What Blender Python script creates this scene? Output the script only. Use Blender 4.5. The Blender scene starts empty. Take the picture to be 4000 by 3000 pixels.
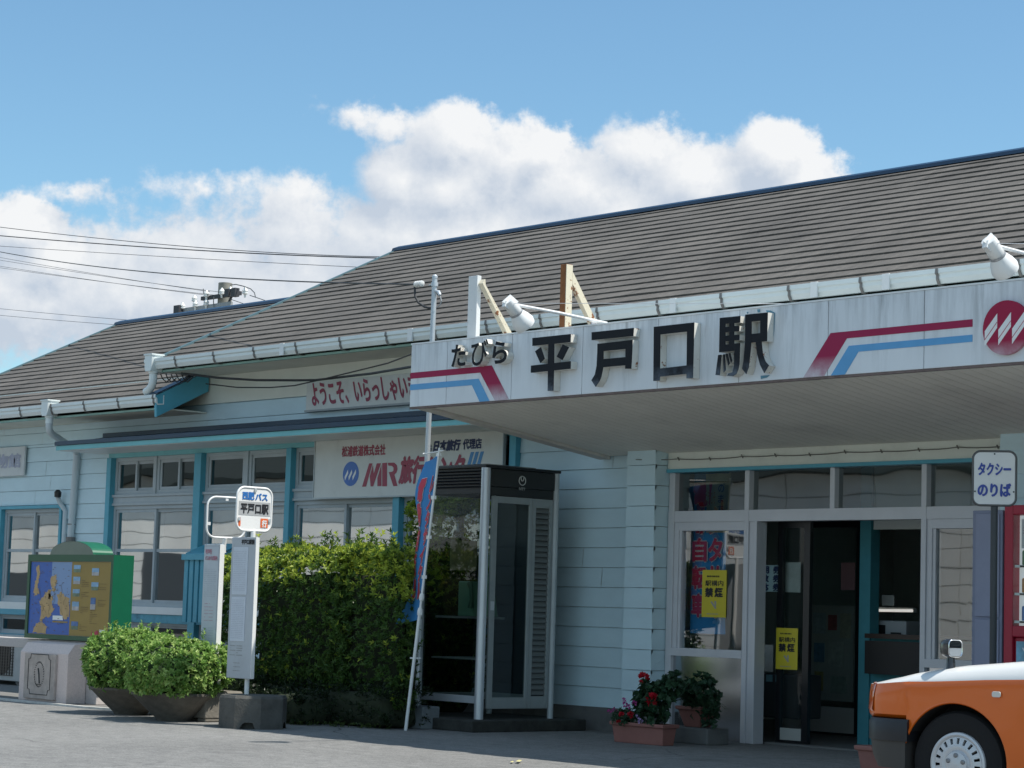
import bpy, bmesh, math, random
from math import sin, cos, pi, radians, sqrt
from mathutils import Vector, Matrix, noise
random.seed(7)
SC = bpy.context.scene
COL = SC.collection

# ------------------------------------------------------------------ camera
FPX = 8823.5                      # focal length in pixels of the 4000 px wide photograph
YAW, PITCH, ROLL = radians(48.258), radians(5.763), radians(1.728)
EYE = Vector((0, 0, 1.05))        # photographed from low down, as from a parked car
_f = Vector((-sin(YAW)*cos(PITCH), cos(YAW)*cos(PITCH), sin(PITCH)))
_r = Vector((cos(YAW), sin(YAW), 0)); _u = _r.cross(_f)
CR = _r*cos(ROLL) + _u*sin(ROLL); CU = -_r*sin(ROLL) + _u*cos(ROLL); CF = _f
cam = bpy.data.cameras.new('camera'); camo = bpy.data.objects.new('camera', cam); COL.objects.link(camo)
cam.sensor_width = 36; cam.lens = FPX/4000*36; cam.clip_end = 3000; cam.clip_start = 0.05
camo.matrix_world = Matrix(((CR.x, CU.x, -CF.x, EYE.x), (CR.y, CU.y, -CF.y, EYE.y), (CR.z, CU.z, -CF.z, EYE.z), (0, 0, 0, 1)))
SC.camera = camo

# ------------------------------------------------------------------ light
SUN_EL, SUN_AZ = radians(60.6), radians(33.6)      # azimuth counted from +X towards +Y: sun stands high behind the station, to the right
S = Vector((cos(SUN_EL)*cos(SUN_AZ), cos(SUN_EL)*sin(SUN_AZ), sin(SUN_EL)))
sl = bpy.data.lights.new('sun', 'SUN'); sl.energy = 4.7; sl.angle = radians(0.55); sl.color = (1, 0.955, 0.88)
so = bpy.data.objects.new('sun', sl); COL.objects.link(so); so.location = (0, 0, 40)
so.rotation_euler = (-S).to_track_quat('-Z', 'Y').to_euler()
SC.view_settings.view_transform = 'Standard'; SC.view_settings.look = 'None'
SC.view_settings.gamma = 1; SC.view_settings.exposure = 0.32; SC.view_settings.use_curve_mapping = False
SC.cycles.max_bounces = 10; SC.cycles.transparent_max_bounces = 16
SC.cycles.sample_clamp_indirect = 4

# world: sky texture plus procedural cumulus placed by azimuth and elevation
W = bpy.data.worlds.new('World'); SC.world = W; W.use_nodes = True
nt = W.node_tree; nt.nodes.clear()
def nd(t, typ, **kw):
    n = t.nodes.new(typ)
    for k, v in kw.items():
        if k == 'ins':
            for i, val in v.items():
                if isinstance(val, bpy.types.NodeSocket): t.links.new(val, n.inputs[i])
                else: n.inputs[i].default_value = val
        else: setattr(n, k, v)
    return n
def mth(t, op, a, b=None, c=None, clamp=False):
    n = t.nodes.new('ShaderNodeMath'); n.operation = op; n.use_clamp = clamp
    for i, v in enumerate((a, b, c)):
        if v is None: continue
        if isinstance(v, bpy.types.NodeSocket): t.links.new(v, n.inputs[i])
        else: n.inputs[i].default_value = v
    return n.outputs[0]
def azel(px, py):                      # viewing direction of a photograph point, as azimuth and elevation in degrees
    d = CF*FPX + CR*(px*4000/2212-2000) - CU*(py*4000/2212-1500); d.normalize()
    return math.degrees(math.atan2(d.y, d.x)), math.degrees(math.asin(d.z))
# cloud lumps: photograph x, y, radius x, radius y, strength
LUMPS = [(985,300,120,88,1.0),(1100,345,150,100,1.0),(1180,320,80,60,.9),(1000,405,230,105,1.0),(870,395,105,85,.95),(1260,420,230,125,1.0),
         (1390,325,120,85,.85),(1520,390,190,110,.95),(1670,330,115,80,.95),(1745,385,110,65,.85),(1150,500,520,110,.95),(1000,520,330,130,1.0),(1350,470,330,115,1.0),(870,520,200,125,1.0),(720,570,170,90,.68),
         (760,255,130,55,.36),(860,270,100,45,.55),(40,490,120,75,1.15),(130,560,120,70,1.0),(-60,520,150,110,1.1),(20,640,260,150,.85),(380,540,360,100,.56),(520,560,300,110,.58),(300,640,480,150,.78),(640,500,280,120,.58),(640,420,150,60,.45),(430,400,160,50,.38),(700,640,460,140,.8),(150,420,160,40,.4)]
grp = bpy.data.node_groups.new('cloud_density', 'ShaderNodeTree')
grp.interface.new_socket('P', in_out='INPUT', socket_type='NodeSocketVector')
grp.interface.new_socket('D', in_out='OUTPUT', socket_type='NodeSocketFloat')
gi = grp.nodes.new('NodeGroupInput'); go = grp.nodes.new('NodeGroupOutput')
n1 = nd(grp, 'ShaderNodeTexNoise', ins={'Vector': gi.outputs[0], 'Scale': 0.55, 'Detail': 9.0, 'Roughness': 0.58})
n2 = nd(grp, 'ShaderNodeTexNoise', ins={'Vector': gi.outputs[0], 'Scale': 1.9, 'Detail': 10.0, 'Roughness': 0.60})
wv = nd(grp, 'ShaderNodeVectorMath', operation='MULTIPLY_ADD', ins={0: n2.outputs['Color'], 1: (.55, .55, 0), 2: gi.outputs[0]})
wv2 = nd(grp, 'ShaderNodeVectorMath', operation='SUBTRACT', ins={0: wv.outputs[0], 1: (.275, .275, 0)})
best = None
for (x, y, rx, ry, st) in LUMPS:
    a, e = azel(x, y); k = 25.69/2212     # degrees for one display pixel
    df = nd(grp, 'ShaderNodeVectorMath', operation='SUBTRACT', ins={0: wv2.outputs[0], 1: (a, e, 0)})
    dv = nd(grp, 'ShaderNodeVectorMath', operation='DIVIDE', ins={0: df.outputs[0], 1: (rx*k, ry*k, 1)})
    ln = nd(grp, 'ShaderNodeVectorMath', operation='LENGTH', ins={0: dv.outputs[0]})
    m = mth(grp, 'MULTIPLY', mth(grp, 'SUBTRACT', 1.25, ln.outputs['Value']), st)
    best = m if best is None else nd(grp, 'ShaderNodeMath', operation='SMOOTH_MAX', ins={0: best, 1: m, 2: 0.25}).outputs[0]
tot = mth(grp, 'ADD', best, mth(grp, 'MULTIPLY', mth(grp, 'SUBTRACT', n1.outputs['Fac'], .5), .75))
tot = mth(grp, 'ADD', tot, mth(grp, 'MULTIPLY', mth(grp, 'SUBTRACT', n2.outputs['Fac'], .5), .7))
grp.links.new(tot, go.inputs[0])
tc = nd(nt, 'ShaderNodeTexCoord')
sp = nd(nt, 'ShaderNodeSeparateXYZ', ins={0: tc.outputs['Generated']})
az = mth(nt, 'MULTIPLY', mth(nt, 'ARCTAN2', sp.outputs[1], sp.outputs[0]), 180/pi)
el = mth(nt, 'MULTIPLY', mth(nt, 'ARCSINE', sp.outputs[2]), 180/pi)
P = nd(nt, 'ShaderNodeCombineXYZ', ins={0: az, 1: el, 2: 0.0})
def dens(v):
    g = nt.nodes.new('ShaderNodeGroup'); g.node_tree = grp; nt.links.new(v, g.inputs[0]); return g.outputs[0]
d0 = dens(P.outputs[0])
P2 = nd(nt, 'ShaderNodeVectorMath', operation='ADD', ins={0: P.outputs[0], 1: (-.55, .75, 0)})   # a step towards the sun
d1 = dens(P2.outputs[0])
lit = mth(nt, 'MULTIPLY_ADD', mth(nt, 'SUBTRACT', d0, d1), 1.0, .36, clamp=True)
mr = nd(nt, 'ShaderNodeMapRange', interpolation_type='SMOOTHSTEP', ins={0: d0, 1: .13, 2: .52})
# bluish clouds added outside the view to raise the ambient light in the shade
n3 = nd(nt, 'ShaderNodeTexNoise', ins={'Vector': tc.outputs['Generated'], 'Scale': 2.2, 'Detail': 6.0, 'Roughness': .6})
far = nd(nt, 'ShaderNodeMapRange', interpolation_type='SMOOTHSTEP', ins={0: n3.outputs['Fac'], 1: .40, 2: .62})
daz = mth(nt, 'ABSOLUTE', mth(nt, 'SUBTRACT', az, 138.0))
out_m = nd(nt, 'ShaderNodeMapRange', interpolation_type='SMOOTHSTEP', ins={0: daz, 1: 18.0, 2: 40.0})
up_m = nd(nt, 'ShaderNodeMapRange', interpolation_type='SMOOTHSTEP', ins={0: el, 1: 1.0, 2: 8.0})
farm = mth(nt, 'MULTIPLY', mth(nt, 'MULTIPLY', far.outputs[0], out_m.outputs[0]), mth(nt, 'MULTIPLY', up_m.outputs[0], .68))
sky = nt.nodes.new('ShaderNodeTexSky'); sky.sky_type = 'NISHITA'; sky.sun_disc = False
sky.sun_elevation = SUN_EL; sky.sun_rotation = pi/2 - SUN_AZ; sky.air_density = 1.0; sky.dust_density = 0.25; sky.ozone_density = 2.0; sky.altitude = 20
ccol = nd(nt, 'ShaderNodeMix', data_type='RGBA', ins={0: lit, 6: (3.55, 4.0, 4.65, 1), 7: (5.9, 5.95, 6.0, 1)})
tint = nd(nt, 'ShaderNodeMix', data_type='RGBA', blend_type='MULTIPLY', ins={0: 1.0, 6: sky.outputs[0], 7: (.72, .91, .93, 1)})   # clear maritime air
mx = nd(nt, 'ShaderNodeMix', data_type='RGBA', ins={0: mth(nt, 'MULTIPLY', mr.outputs[0], .97), 6: tint.outputs[2], 7: ccol.outputs[2]})
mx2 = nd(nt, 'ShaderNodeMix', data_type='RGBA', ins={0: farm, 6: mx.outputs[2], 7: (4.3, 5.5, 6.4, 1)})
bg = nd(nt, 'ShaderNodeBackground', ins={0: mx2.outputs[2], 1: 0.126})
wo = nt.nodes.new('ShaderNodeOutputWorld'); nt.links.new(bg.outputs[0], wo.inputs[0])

# ------------------------------------------------------------------ survey: photograph points laid onto real planes
def ray(x, y): return CF + CR*((x-2000)/FPX) - CU*((y-1500)/FPX)
def onY(q, Y): d = ray(*q); return EYE + d*(Y/d.y)
def onX(q, X): d = ray(*q); return EYE + d*(X/d.x)
def onZ(q, Z): d = ray(*q); return EYE + d*((Z-EYE.z)/d.z)
def zm(ox, oy, k=1000/2212): return lambda x, y: (ox+x*k, oy+y*k)
ZA, ZB, ZC1, ZC2 = zm(0,1600), zm(0,2250), zm(800,1600), zm(800,2250)
ZD0, ZD1, ZD2, ZE, ZF, ZG, ZH = zm(1600,900), zm(1600,1600), zm(1600,2250), zm(2500,1600), zm(3000,1600), zm(2500,2250), zm(3000,2250)
ZT, ZU, ZS = zm(2200,1000), zm(3000,850), zm(800,900)
ZV = zm(0, 800, 1000/1952)
DD = zm(0, 0, 4000/2212)

# ------------------------------------------------------------------ materials
MATS = {}
def mk(name, col, rough=.5, metal=0., var=0., vs=8., bump=0., bs=60., spec=.5, dirt=0., dirtcol=(.12,.10,.08), ds=1.5, stretch=None, coat=0., rust=0.):
    if name in MATS: return MATS[name]
    m = bpy.data.materials.new(name); m.use_nodes = True; t = m.node_tree; b = t.nodes['Principled BSDF']
    b.inputs['Roughness'].default_value = rough; b.inputs['Metallic'].default_value = metal
    b.inputs['Specular IOR Level'].default_value = spec; b.inputs['Coat Weight'].default_value = coat
    tcn = nd(t, 'ShaderNodeTexCoord'); vec = tcn.outputs['Object']
    if stretch:
        vec = nd(t, 'ShaderNodeMapping', ins={0: vec, 3: stretch}).outputs[0]
    c = None
    if var:
        no = nd(t, 'ShaderNodeTexNoise', ins={'Vector': vec, 'Scale': vs, 'Detail': 6.0, 'Roughness': .65})
        lo = tuple(max(0, x*(1-var)) for x in col)+(1,); hi = tuple(min(1, x*(1+var)) for x in col)+(1,)
        cr = nd(t, 'ShaderNodeMapRange', ins={0: no.outputs['Fac'], 1: .28, 2: .72})
        c = nd(t, 'ShaderNodeMix', data_type='RGBA', ins={0: cr.outputs[0], 6: lo, 7: hi}).outputs[2]
    if dirt:
        n2 = nd(t, 'ShaderNodeTexNoise', ins={'Vector': vec, 'Scale': ds, 'Detail': 8.0, 'Roughness': .7})
        cr = nd(t, 'ShaderNodeMapRange', interpolation_type='SMOOTHSTEP', ins={0: n2.outputs['Fac'], 1: .5, 2: .78, 3: 0., 4: dirt})
        c = nd(t, 'ShaderNodeMix', data_type='RGBA', ins={0: cr.outputs[0], 6: c if c else (*col, 1), 7: (*dirtcol, 1)}).outputs[2]
    if rust:
        n3 = nd(t, 'ShaderNodeTexNoise', ins={'Vector': tcn.outputs['Object'], 'Scale': 14., 'Detail': 5.0, 'Roughness': .7})
        cr = nd(t, 'ShaderNodeMapRange', ins={0: n3.outputs['Fac'], 1: .62-.2*rust, 2: .66-.16*rust})
        c = nd(t, 'ShaderNodeMix', data_type='RGBA', ins={0: cr.outputs[0], 6: c if c else (*col, 1), 7: (.23, .085, .03, 1)}).outputs[2]
    if c: t.links.new(c, b.inputs['Base Color'])
    else: b.inputs['Base Color'].default_value = (*col, 1)
    if bump:
        nb = nd(t, 'ShaderNodeTexNoise', ins={'Vector': vec, 'Scale': bs, 'Detail': 4.0})
        bp = nd(t, 'ShaderNodeBump', ins={'Strength': bump, 'Distance': .01, 'Height': nb.outputs['Fac']})
        t.links.new(bp.outputs[0], b.inputs['Normal'])
    MATS[name] = m; return m
def glass(name, tint, ior=1.55, wav=.25, ws=2.2):
    m = bpy.data.materials.new(name); m.use_nodes = True; t = m.node_tree; t.nodes.clear()
    o = nd(t, 'ShaderNodeOutputMaterial'); tcn = nd(t, 'ShaderNodeTexCoord')
    no = nd(t, 'ShaderNodeTexNoise', ins={'Vector': nd(t, 'ShaderNodeMapping', ins={0: tcn.outputs['Object'], 3: (1., 1., 1.6)}).outputs[0], 'Scale': ws, 'Detail': 1.0})
    bp = nd(t, 'ShaderNodeBump', ins={'Strength': wav, 'Distance': .03, 'Height': no.outputs['Fac']})
    ge = nd(t, 'ShaderNodeNewGeometry')
    dt = nd(t, 'ShaderNodeVectorMath', operation='DOT_PRODUCT', ins={0: ge.outputs['Incoming'], 1: bp.outputs[0]})
    sc = mth(t, 'POWER', mth(t, 'SUBTRACT', 1.0, mth(t, 'ABSOLUTE', dt.outputs['Value'])), 5.0)
    fr = mth(t, 'MULTIPLY_ADD', sc, 1-ior, ior, clamp=True)
    gl = nd(t, 'ShaderNodeBsdfGlossy', ins={'Color': (1, 1, 1, 1), 'Roughness': .015, 'Normal': bp.outputs[0]})
    tr = nd(t, 'ShaderNodeBsdfTransparent', ins={0: (*tint, 1)})
    mi = nd(t, 'ShaderNodeMixShader', ins={0: fr, 1: tr.outputs[0], 2: gl.outputs[0]})
    t.links.new(mi.outputs[0], o.inputs[0]); MATS[name] = m; return m
def leafmat(name, rough=.35, trans=.35):
    m = bpy.data.materials.new(name); m.use_nodes = True; t = m.node_tree; b = t.nodes['Principled BSDF']
    at = nd(t, 'ShaderNodeAttribute', attribute_name='Col')
    t.links.new(at.outputs[0], b.inputs['Base Color']); b.inputs['Roughness'].default_value = rough
    b.inputs['Specular IOR Level'].default_value = .35
    tl = nd(t, 'ShaderNodeBsdfTranslucent', ins={0: at.outputs[0]})
    mi = nd(t, 'ShaderNodeMixShader', ins={0: trans, 1: b.outputs[0], 2: tl.outputs[0]})
    t.links.new(mi.outputs[0], t.nodes['Material Output'].inputs[0]); MATS[name] = m; return m

# ------------------------------------------------------------------ mesh builder
class MB:
    def __init__(s): s.v = []; s.f = []; s.c = None; s.mi = None
    def vert(s, p): s.v.append(tuple(p)); return len(s.v)-1
    def face(s, pts, col=None):
        i = len(s.v); s.v += [tuple(p) for p in pts]; s.f.append(tuple(range(i, i+len(pts))))
        if col is not None:
            if s.c is None: s.c = []
            s.c.append(col)
        return s
    def box(s, x0, x1, y0, y1, z0, z1):
        i = len(s.v)
        s.v += [(x, y, z) for z in (z0, z1) for y in (y0, y1) for x in (x0, x1)]
        for q in ((0,2,3,1),(4,5,7,6),(0,1,5,4),(1,3,7,5),(3,2,6,7),(2,0,4,6)): s.f.append(tuple(i+k for k in q))
        return s
    def prism(s, poly, vec):
        n = len(poly); i = len(s.v); vec = Vector(vec)
        s.v += [tuple(p) for p in poly] + [tuple(Vector(p)+vec) for p in poly]
        s.f.append(tuple(range(i, i+n))); s.f.append(tuple(range(i+2*n-1, i+n-1, -1)))
        for k in range(n):
            l = (k+1) % n; s.f.append((i+k, i+n+k, i+n+l, i+l))
        return s
    def tube(s, path, r, seg=8, closed=False):
        path = [Vector(p) for p in path]; n = len(path); rr = r if isinstance(r, (list, tuple)) else [r]*n
        base = len(s.v); ref = None
        for k, p in enumerate(path):
            a = path[(k-1) % n] if (k > 0 or closed) else p; b = path[(k+1) % n] if (k < n-1 or closed) else p
            d = (b-a).normalized() if (b-a).length > 1e-9 else Vector((0, 0, 1))
            if ref is None: ref = d.orthogonal().normalized()
            ref = (ref - d*ref.dot(d)); ref = ref.normalized() if ref.length > 1e-6 else d.orthogonal().normalized()
            bn = d.cross(ref)
            for j in range(seg):
                an = 2*pi*j/seg; s.v.append(tuple(p + (ref*cos(an)+bn*sin(an))*rr[k]))
        m = n if closed else n-1
        for k in range(m):
            for j in range(seg):
                a = base+k*seg+j; b = base+k*seg+(j+1) % seg; k2 = (k+1) % n
                s.f.append((a, b, base+k2*seg+(j+1) % seg, base+k2*seg+j))
        if not closed:
            s.f.append(tuple(base+j for j in range(seg-1, -1, -1))); s.f.append(tuple(base+(n-1)*seg+j for j in range(seg)))
        return s
    def lathe(s, prof, o=(0,0,0), ax=(0,0,1), seg=24, caps=True):
        o = Vector(o); ax = Vector(ax).normalized(); u = ax.orthogonal().normalized(); w = ax.cross(u); base = len(s.v)
        for (r, h) in prof:
            for j in range(seg):
                an = 2*pi*j/seg; s.v.append(tuple(o+ax*h+(u*cos(an)+w*sin(an))*r))
        for k in range(len(prof)-1):
            for j in range(seg):
                l = (j+1) % seg; s.f.append((base+k*seg+j, base+k*seg+l, base+(k+1)*seg+l, base+(k+1)*seg+j))
        if caps:
            s.f.append(tuple(base+j for j in range(seg-1, -1, -1))); e = base+(len(prof)-1)*seg; s.f.append(tuple(e+j for j in range(seg)))
        return s
    def grid(s, fn, nu, nv):
        base = len(s.v)
        for i in range(nu+1):
            for j in range(nv+1): s.v.append(tuple(fn(i/nu, j/nv)))
        for i in range(nu):
            for j in range(nv):
                a = base+i*(nv+1)+j; s.f.append((a, a+nv+1, a+nv+2, a+1))
        return s
    def leaf(s, p, d, n, L, Wd, col, fold=.25):
        d = d.normalized(); sd = d.cross(n)
        if sd.length < 1e-4: sd = d.orthogonal()
        sd.normalize(); up = sd.cross(d)
        m = p + d*(L*.5); a = m + sd*(Wd*.5) + up*(fold*Wd); b = m - sd*(Wd*.5) + up*(fold*Wd); tip = p + d*L - up*(L*.12)
        i = len(s.v); s.v += [tuple(p), tuple(a), tuple(tip), tuple(b)]
        s.f += [(i, i+1, i+2), (i, i+2, i+3)]
        if s.c is None: s.c = []
        s.c += [col, col]
ROOT = {}
def link(o, parent=None):
    COL.objects.link(o)
    if parent is not None: o.parent = parent; ROOT[o.name] = ROOT.get(parent.name, Vector((0, 0, 0)))
def thing(name, label, cat, loc=(0,0,0), rz=0., group=None, local=False):
    o = bpy.data.objects.new(name, None); o.empty_display_size = .1; COL.objects.link(o)
    o.location = loc; o.rotation_euler = (0, 0, rz); o['label'] = label; o['category'] = cat
    if group: o['group'] = group
    ROOT[o.name] = Vector((0, 0, 0)) if local else Vector(loc)
    return o
def obj(name, mb, mat, parent=None, smooth=None, bevel=0., label=None, cat=None, group=None, kind=None, loc=None):
    off = ROOT.get(parent.name, Vector((0,0,0))) if parent is not None else (Vector(loc) if loc else Vector((0,0,0)))
    me = bpy.data.meshes.new(name)
    me.from_pydata([(v[0]-off.x, v[1]-off.y, v[2]-off.z) for v in mb.v], [], mb.f)
    for mm in (mat if isinstance(mat, (list, tuple)) else [mat]): me.materials.append(mm)
    if mb.mi: me.polygons.foreach_set('material_index', mb.mi)
    if mb.c:
        at = me.color_attributes.new('Col', 'FLOAT_COLOR', 'CORNER'); buf = []
        for fi, f in enumerate(mb.f): buf += [*mb.c[fi], 1.0]*len(f)
        at.data.foreach_set('color', buf)
    else:
        bm = bmesh.new(); bm.from_mesh(me); bmesh.ops.recalc_face_normals(bm, faces=bm.faces); bm.to_mesh(me); bm.free()
    if smooth is not None:
        me.shade_smooth()
        me.set_sharp_from_angle(angle=radians(smooth))
    me.update()
    o = bpy.data.objects.new(name, me); link(o, parent)
    if parent is None: o.location = off
    if bevel:
        b = o.modifiers.new('bevel', 'BEVEL'); b.width = bevel; b.segments = 2; b.limit_method = 'ANGLE'; b.angle_limit = radians(40)
    if label: o['label'] = label
    if cat: o['category'] = cat
    if group: o['group'] = group
    if kind: o['kind'] = kind
    return o
def bx(*a): return MB().box(*a)
_tc = {}
def glyphs(body, bold=0.):
    key = (body, bold)
    if key in _tc: return _tc[key]
    cu = bpy.data.curves.new('lettering', 'FONT'); cu.body = body; cu.size = 1; cu.offset = bold; cu.fill_mode = 'FRONT'; cu.resolution_u = 4
    o = bpy.data.objects.new('lettering', cu); COL.objects.link(o)
    dg = bpy.context.evaluated_depsgraph_get(); ev = o.evaluated_get(dg); me = bpy.data.meshes.new_from_object(ev)
    v = [tuple(x.co) for x in me.vertices]; f = [tuple(p.vertices) for p in me.polygons]
    bpy.data.objects.remove(o); bpy.data.curves.remove(cu); bpy.data.meshes.remove(me)
    xs = [p[0] for p in v] or [0, 1]; ys = [p[1] for p in v] or [0, 1]
    x0, x1, y0, y1 = min(xs), max(xs), min(ys), max(ys)
    v = [((p[0]-x0)/max(1e-6, x1-x0), (p[1]-y0)/max(1e-6, y1-y0)) for p in v]
    _tc[key] = (v, f); return _tc[key]
def put_text(mb, body, fn, bold=.012, fat=0., raw=False):
    v, f = glyphs(body, bold if raw else min(bold, .016))
    p0, pu, pv = (Vector(fn(*q)) for q in ((.45,.5),(.55,.5),(.45,.6))); n = (pu-p0).cross(pv-p0); n = n.normalized() if n.length > 0 else Vector((0,0,0))
    # heavier strokes: the glyph again, shifted a little to each side, each copy on its own plane
    for k, (du, dv) in enumerate(((0,0),) if not fat else ((0,0),(fat,0),(-fat,0),(0,fat*.7),(0,-fat*.7))):
        w_ = .6/max(1, len(body)); i = len(mb.v); o = n*(.00025*k)
        mb.v += [tuple(Vector(fn(a+du*w_*1.6, b+dv))+o) for a, b in v]; mb.f += [tuple(i+j for j in q) for q in f]
    return mb
def rectY(x0, x1, z0, z1, Y, shear=0.): return lambda u, v: (x0+(x1-x0)*u+shear*(v-.5), Y, z0+(z1-z0)*v)
def rectX(y0, y1, z0, z1, X): return lambda u, v: (X, y0+(y1-y0)*u, z0+(z1-z0)*v)
def sag(a, b, s, n=18):
    a, b = Vector(a), Vector(b)
    return [a.lerp(b, k/n) - Vector((0, 0, s*4*(k/n)*(1-k/n))) for k in range(n+1)]
def rrect(w, h, r, n=6):
    pts = []
    for cx, cy, a0 in ((w/2-r, h/2-r, 0), (-w/2+r, h/2-r, 90), (-w/2+r, -h/2+r, 180), (w/2-r, -h/2+r, 270)):
        for k in range(n+1):
            a = radians(a0+90*k/n); pts.append((cx+r*cos(a), cy+r*sin(a)))
    return pts

WALL = mk('wall_paint', (.585,.745,.80), .6, var=.07, vs=1.4, bump=.05, bs=30, dirt=.2, dirtcol=(.36,.42,.42), ds=.9, stretch=(1,1,2.2))
TURQ = mk('turquoise_paint', (.085,.36,.47), .45, var=.12, vs=3., dirt=.25, dirtcol=(.12,.30,.34), ds=4)
TEAL = mk('teal_trim', (.17,.47,.50), .5, var=.1, vs=3.)
NAVY = mk('navy_sheet', (.010,.032,.068), .35, var=.2, vs=2.)
ALU = mk('aluminium', (.62,.65,.68), .35, metal=.35, var=.05, vs=5.)
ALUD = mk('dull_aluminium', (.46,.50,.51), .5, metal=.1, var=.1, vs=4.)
FRAME = mk('window_frame_grey', (.40,.445,.465), .5, var=.08, vs=4.)
WHITE = mk('white_paint', (.76,.77,.76), .4, var=.04, vs=6.)
GUT = mk('gutter_white', (.72,.77,.76), .38, var=.06, vs=2.5, dirt=.15, dirtcol=(.45,.48,.44), ds=2.2)
STRAP = mk('gutter_strap', (.20,.19,.18), .6, metal=.2, var=.2)
BLACK = mk('black_metal', (.012,.013,.015), .3, var=.1)
CABLE = mk('black_cable', (.03,.031,.034), .6)
CONC = mk('weathered_concrete', (.17,.155,.13), .9, var=.3, vs=7, bump=.5, bs=40, dirt=.55, dirtcol=(.07,.065,.055), ds=3.5)
CONCD = mk('damp_concrete', (.14,.14,.135), .9, var=.3, vs=6, bump=.4, bs=40, dirt=.4, dirtcol=(.05,.05,.045), ds=3)
TERRA = mk('terracotta_plastic', (.27,.115,.095), .6, var=.1, vs=8)
GLASS = glass('window_glass', (.50,.56,.56), .46, .022, 1.5)
GLASSC = glass('clear_glass', (.80,.87,.86), .03, .03)
GLASSS = glass('sidelight_glass', (.82,.88,.88), .18, .05, 1.3)
GLASSD = glass('tinted_glass', (.07,.13,.15), .04, .02)
GLASSB = glass('booth_glass', (.50,.55,.53), .05, .03)
GLASST = glass('transom_glass', (.34,.40,.39), .17, .06, 1.2)
RED = mk('sign_red', (.42,.022,.06), .45, var=.1)
BLUE = mk('sign_blue', (.05,.13,.42), .45, var=.1)
INK = mk('black_ink', (.015,.016,.02), .6)
LEAF = leafmat('hedge_leaf', .35, .45); LEAFB = leafmat('bush_leaf', .5, .4); LEAFP = leafmat('pot_leaf', .45, .3)

# ================================================================== ground
ASPH = mk('asphalt', (.155,.155,.152), .85, var=.0)
def asphalt_nodes():
    m = ASPH; t = m.node_tree; b = t.nodes['Principled BSDF']; tcn = nd(t, 'ShaderNodeTexCoord')
    a = nd(t, 'ShaderNodeTexNoise', ins={'Vector': tcn.outputs['Object'], 'Scale': 60., 'Detail': 4., 'Roughness': .85})
    v = nd(t, 'ShaderNodeTexVoronoi', ins={'Vector': tcn.outputs['Object'], 'Scale': 120.})
    big = nd(t, 'ShaderNodeTexNoise', ins={'Vector': tcn.outputs['Object'], 'Scale': .55, 'Detail': 5., 'Roughness': .6})
    f = mth(t, 'ADD', mth(t, 'MULTIPLY', mth(t, 'SUBTRACT', a.outputs['Fac'], .5), 2.0), mth(t, 'MULTIPLY', mth(t, 'SUBTRACT', v.outputs['Distance'], .4), .25))
    f = mth(t, 'ADD', f, mth(t, 'MULTIPLY', mth(t, 'SUBTRACT', big.outputs['Fac'], .5), .55))
    md = nd(t, 'ShaderNodeTexNoise', ins={'Vector': tcn.outputs['Object'], 'Scale': 9., 'Detail': 4., 'Roughness': .75})
    f = mth(t, 'ADD', f, mth(t, 'MULTIPLY', mth(t, 'SUBTRACT', md.outputs['Fac'], .5), 1.0))
    f = mth(t, 'ADD', f, .5, clamp=True)
    c = nd(t, 'ShaderNodeMix', data_type='RGBA', ins={0: f, 6: (.055,.055,.055,1), 7: (.30,.297,.283,1)})
    wn = nd(t, 'ShaderNodeTexNoise', ins={'Vector': tcn.outputs['Object'], 'Scale': 1.3, 'Detail': 5.})
    wv_ = nd(t, 'ShaderNodeVectorMath', operation='MULTIPLY_ADD', ins={0: wn.outputs['Color'], 1: (.5,.5,0), 2: tcn.outputs['Object']})
    ve = nd(t, 'ShaderNodeTexVoronoi', feature='DISTANCE_TO_EDGE', ins={'Vector': wv_.outputs[0], 'Scale': .42})
    ck = nd(t, 'ShaderNodeMapRange', ins={0: ve.outputs['Distance'], 1: .002, 2: .006, 3: .75, 4: 0.})
    ckm = mth(t, 'MULTIPLY', ck.outputs[0], nd(t, 'ShaderNodeMapRange', ins={0: big.outputs['Fac'], 1: .45, 2: .6}).outputs[0])
    st_ = nd(t, 'ShaderNodeTexNoise', ins={'Vector': tcn.outputs['Object'], 'Scale': .9, 'Detail': 3., 'Roughness': .5})
    oil = nd(t, 'ShaderNodeMapRange', interpolation_type='SMOOTHSTEP', ins={0: st_.outputs['Fac'], 1: .60, 2: .74, 3: 0., 4: .38})
    dk = mth(t, 'MAXIMUM', ckm, oil.outputs[0])
    c = nd(t, 'ShaderNodeMix', data_type='RGBA', ins={0: dk, 6: c.outputs[2], 7: (.05,.05,.05,1)})
    t.links.new(c.outputs[2], b.inputs['Base Color'])
    bp = nd(t, 'ShaderNodeBump', ins={'Strength': .5, 'Distance': .008, 'Height': a.outputs['Fac']}); t.links.new(bp.outputs[0], b.inputs['Normal'])
asphalt_nodes()
obj('ground', MB().face([(-900,-700,0),(700,-700,0),(700,900,0),(-900,900,0)]), ASPH, kind='structure')
# low paved margin under the map board with its pale edge line
mg = MB(); mg.prism([(-30,11.72,0),(-19.2,11.72,0),(-17.9,11.95,0),(-17.9,14.4,0),(-30,14.4,0)], (0,0,.012)); obj('pavement', mg, mk('old_paving', (.17,.165,.155), .9, var=.2, vs=9, bump=.3), kind='structure')
ln = MB(); ln.prism([(-30,11.66,.0),(-19.15,11.66,.0),(-17.9,11.90,.0),(-17.9,11.94,.0),(-19.2,11.715,.0),(-30,11.715,.0)], (0,0,.02)); obj('kerb', ln, mk('kerb_line', (.55,.55,.52), .8, var=.2, vs=12), kind='structure')

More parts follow.
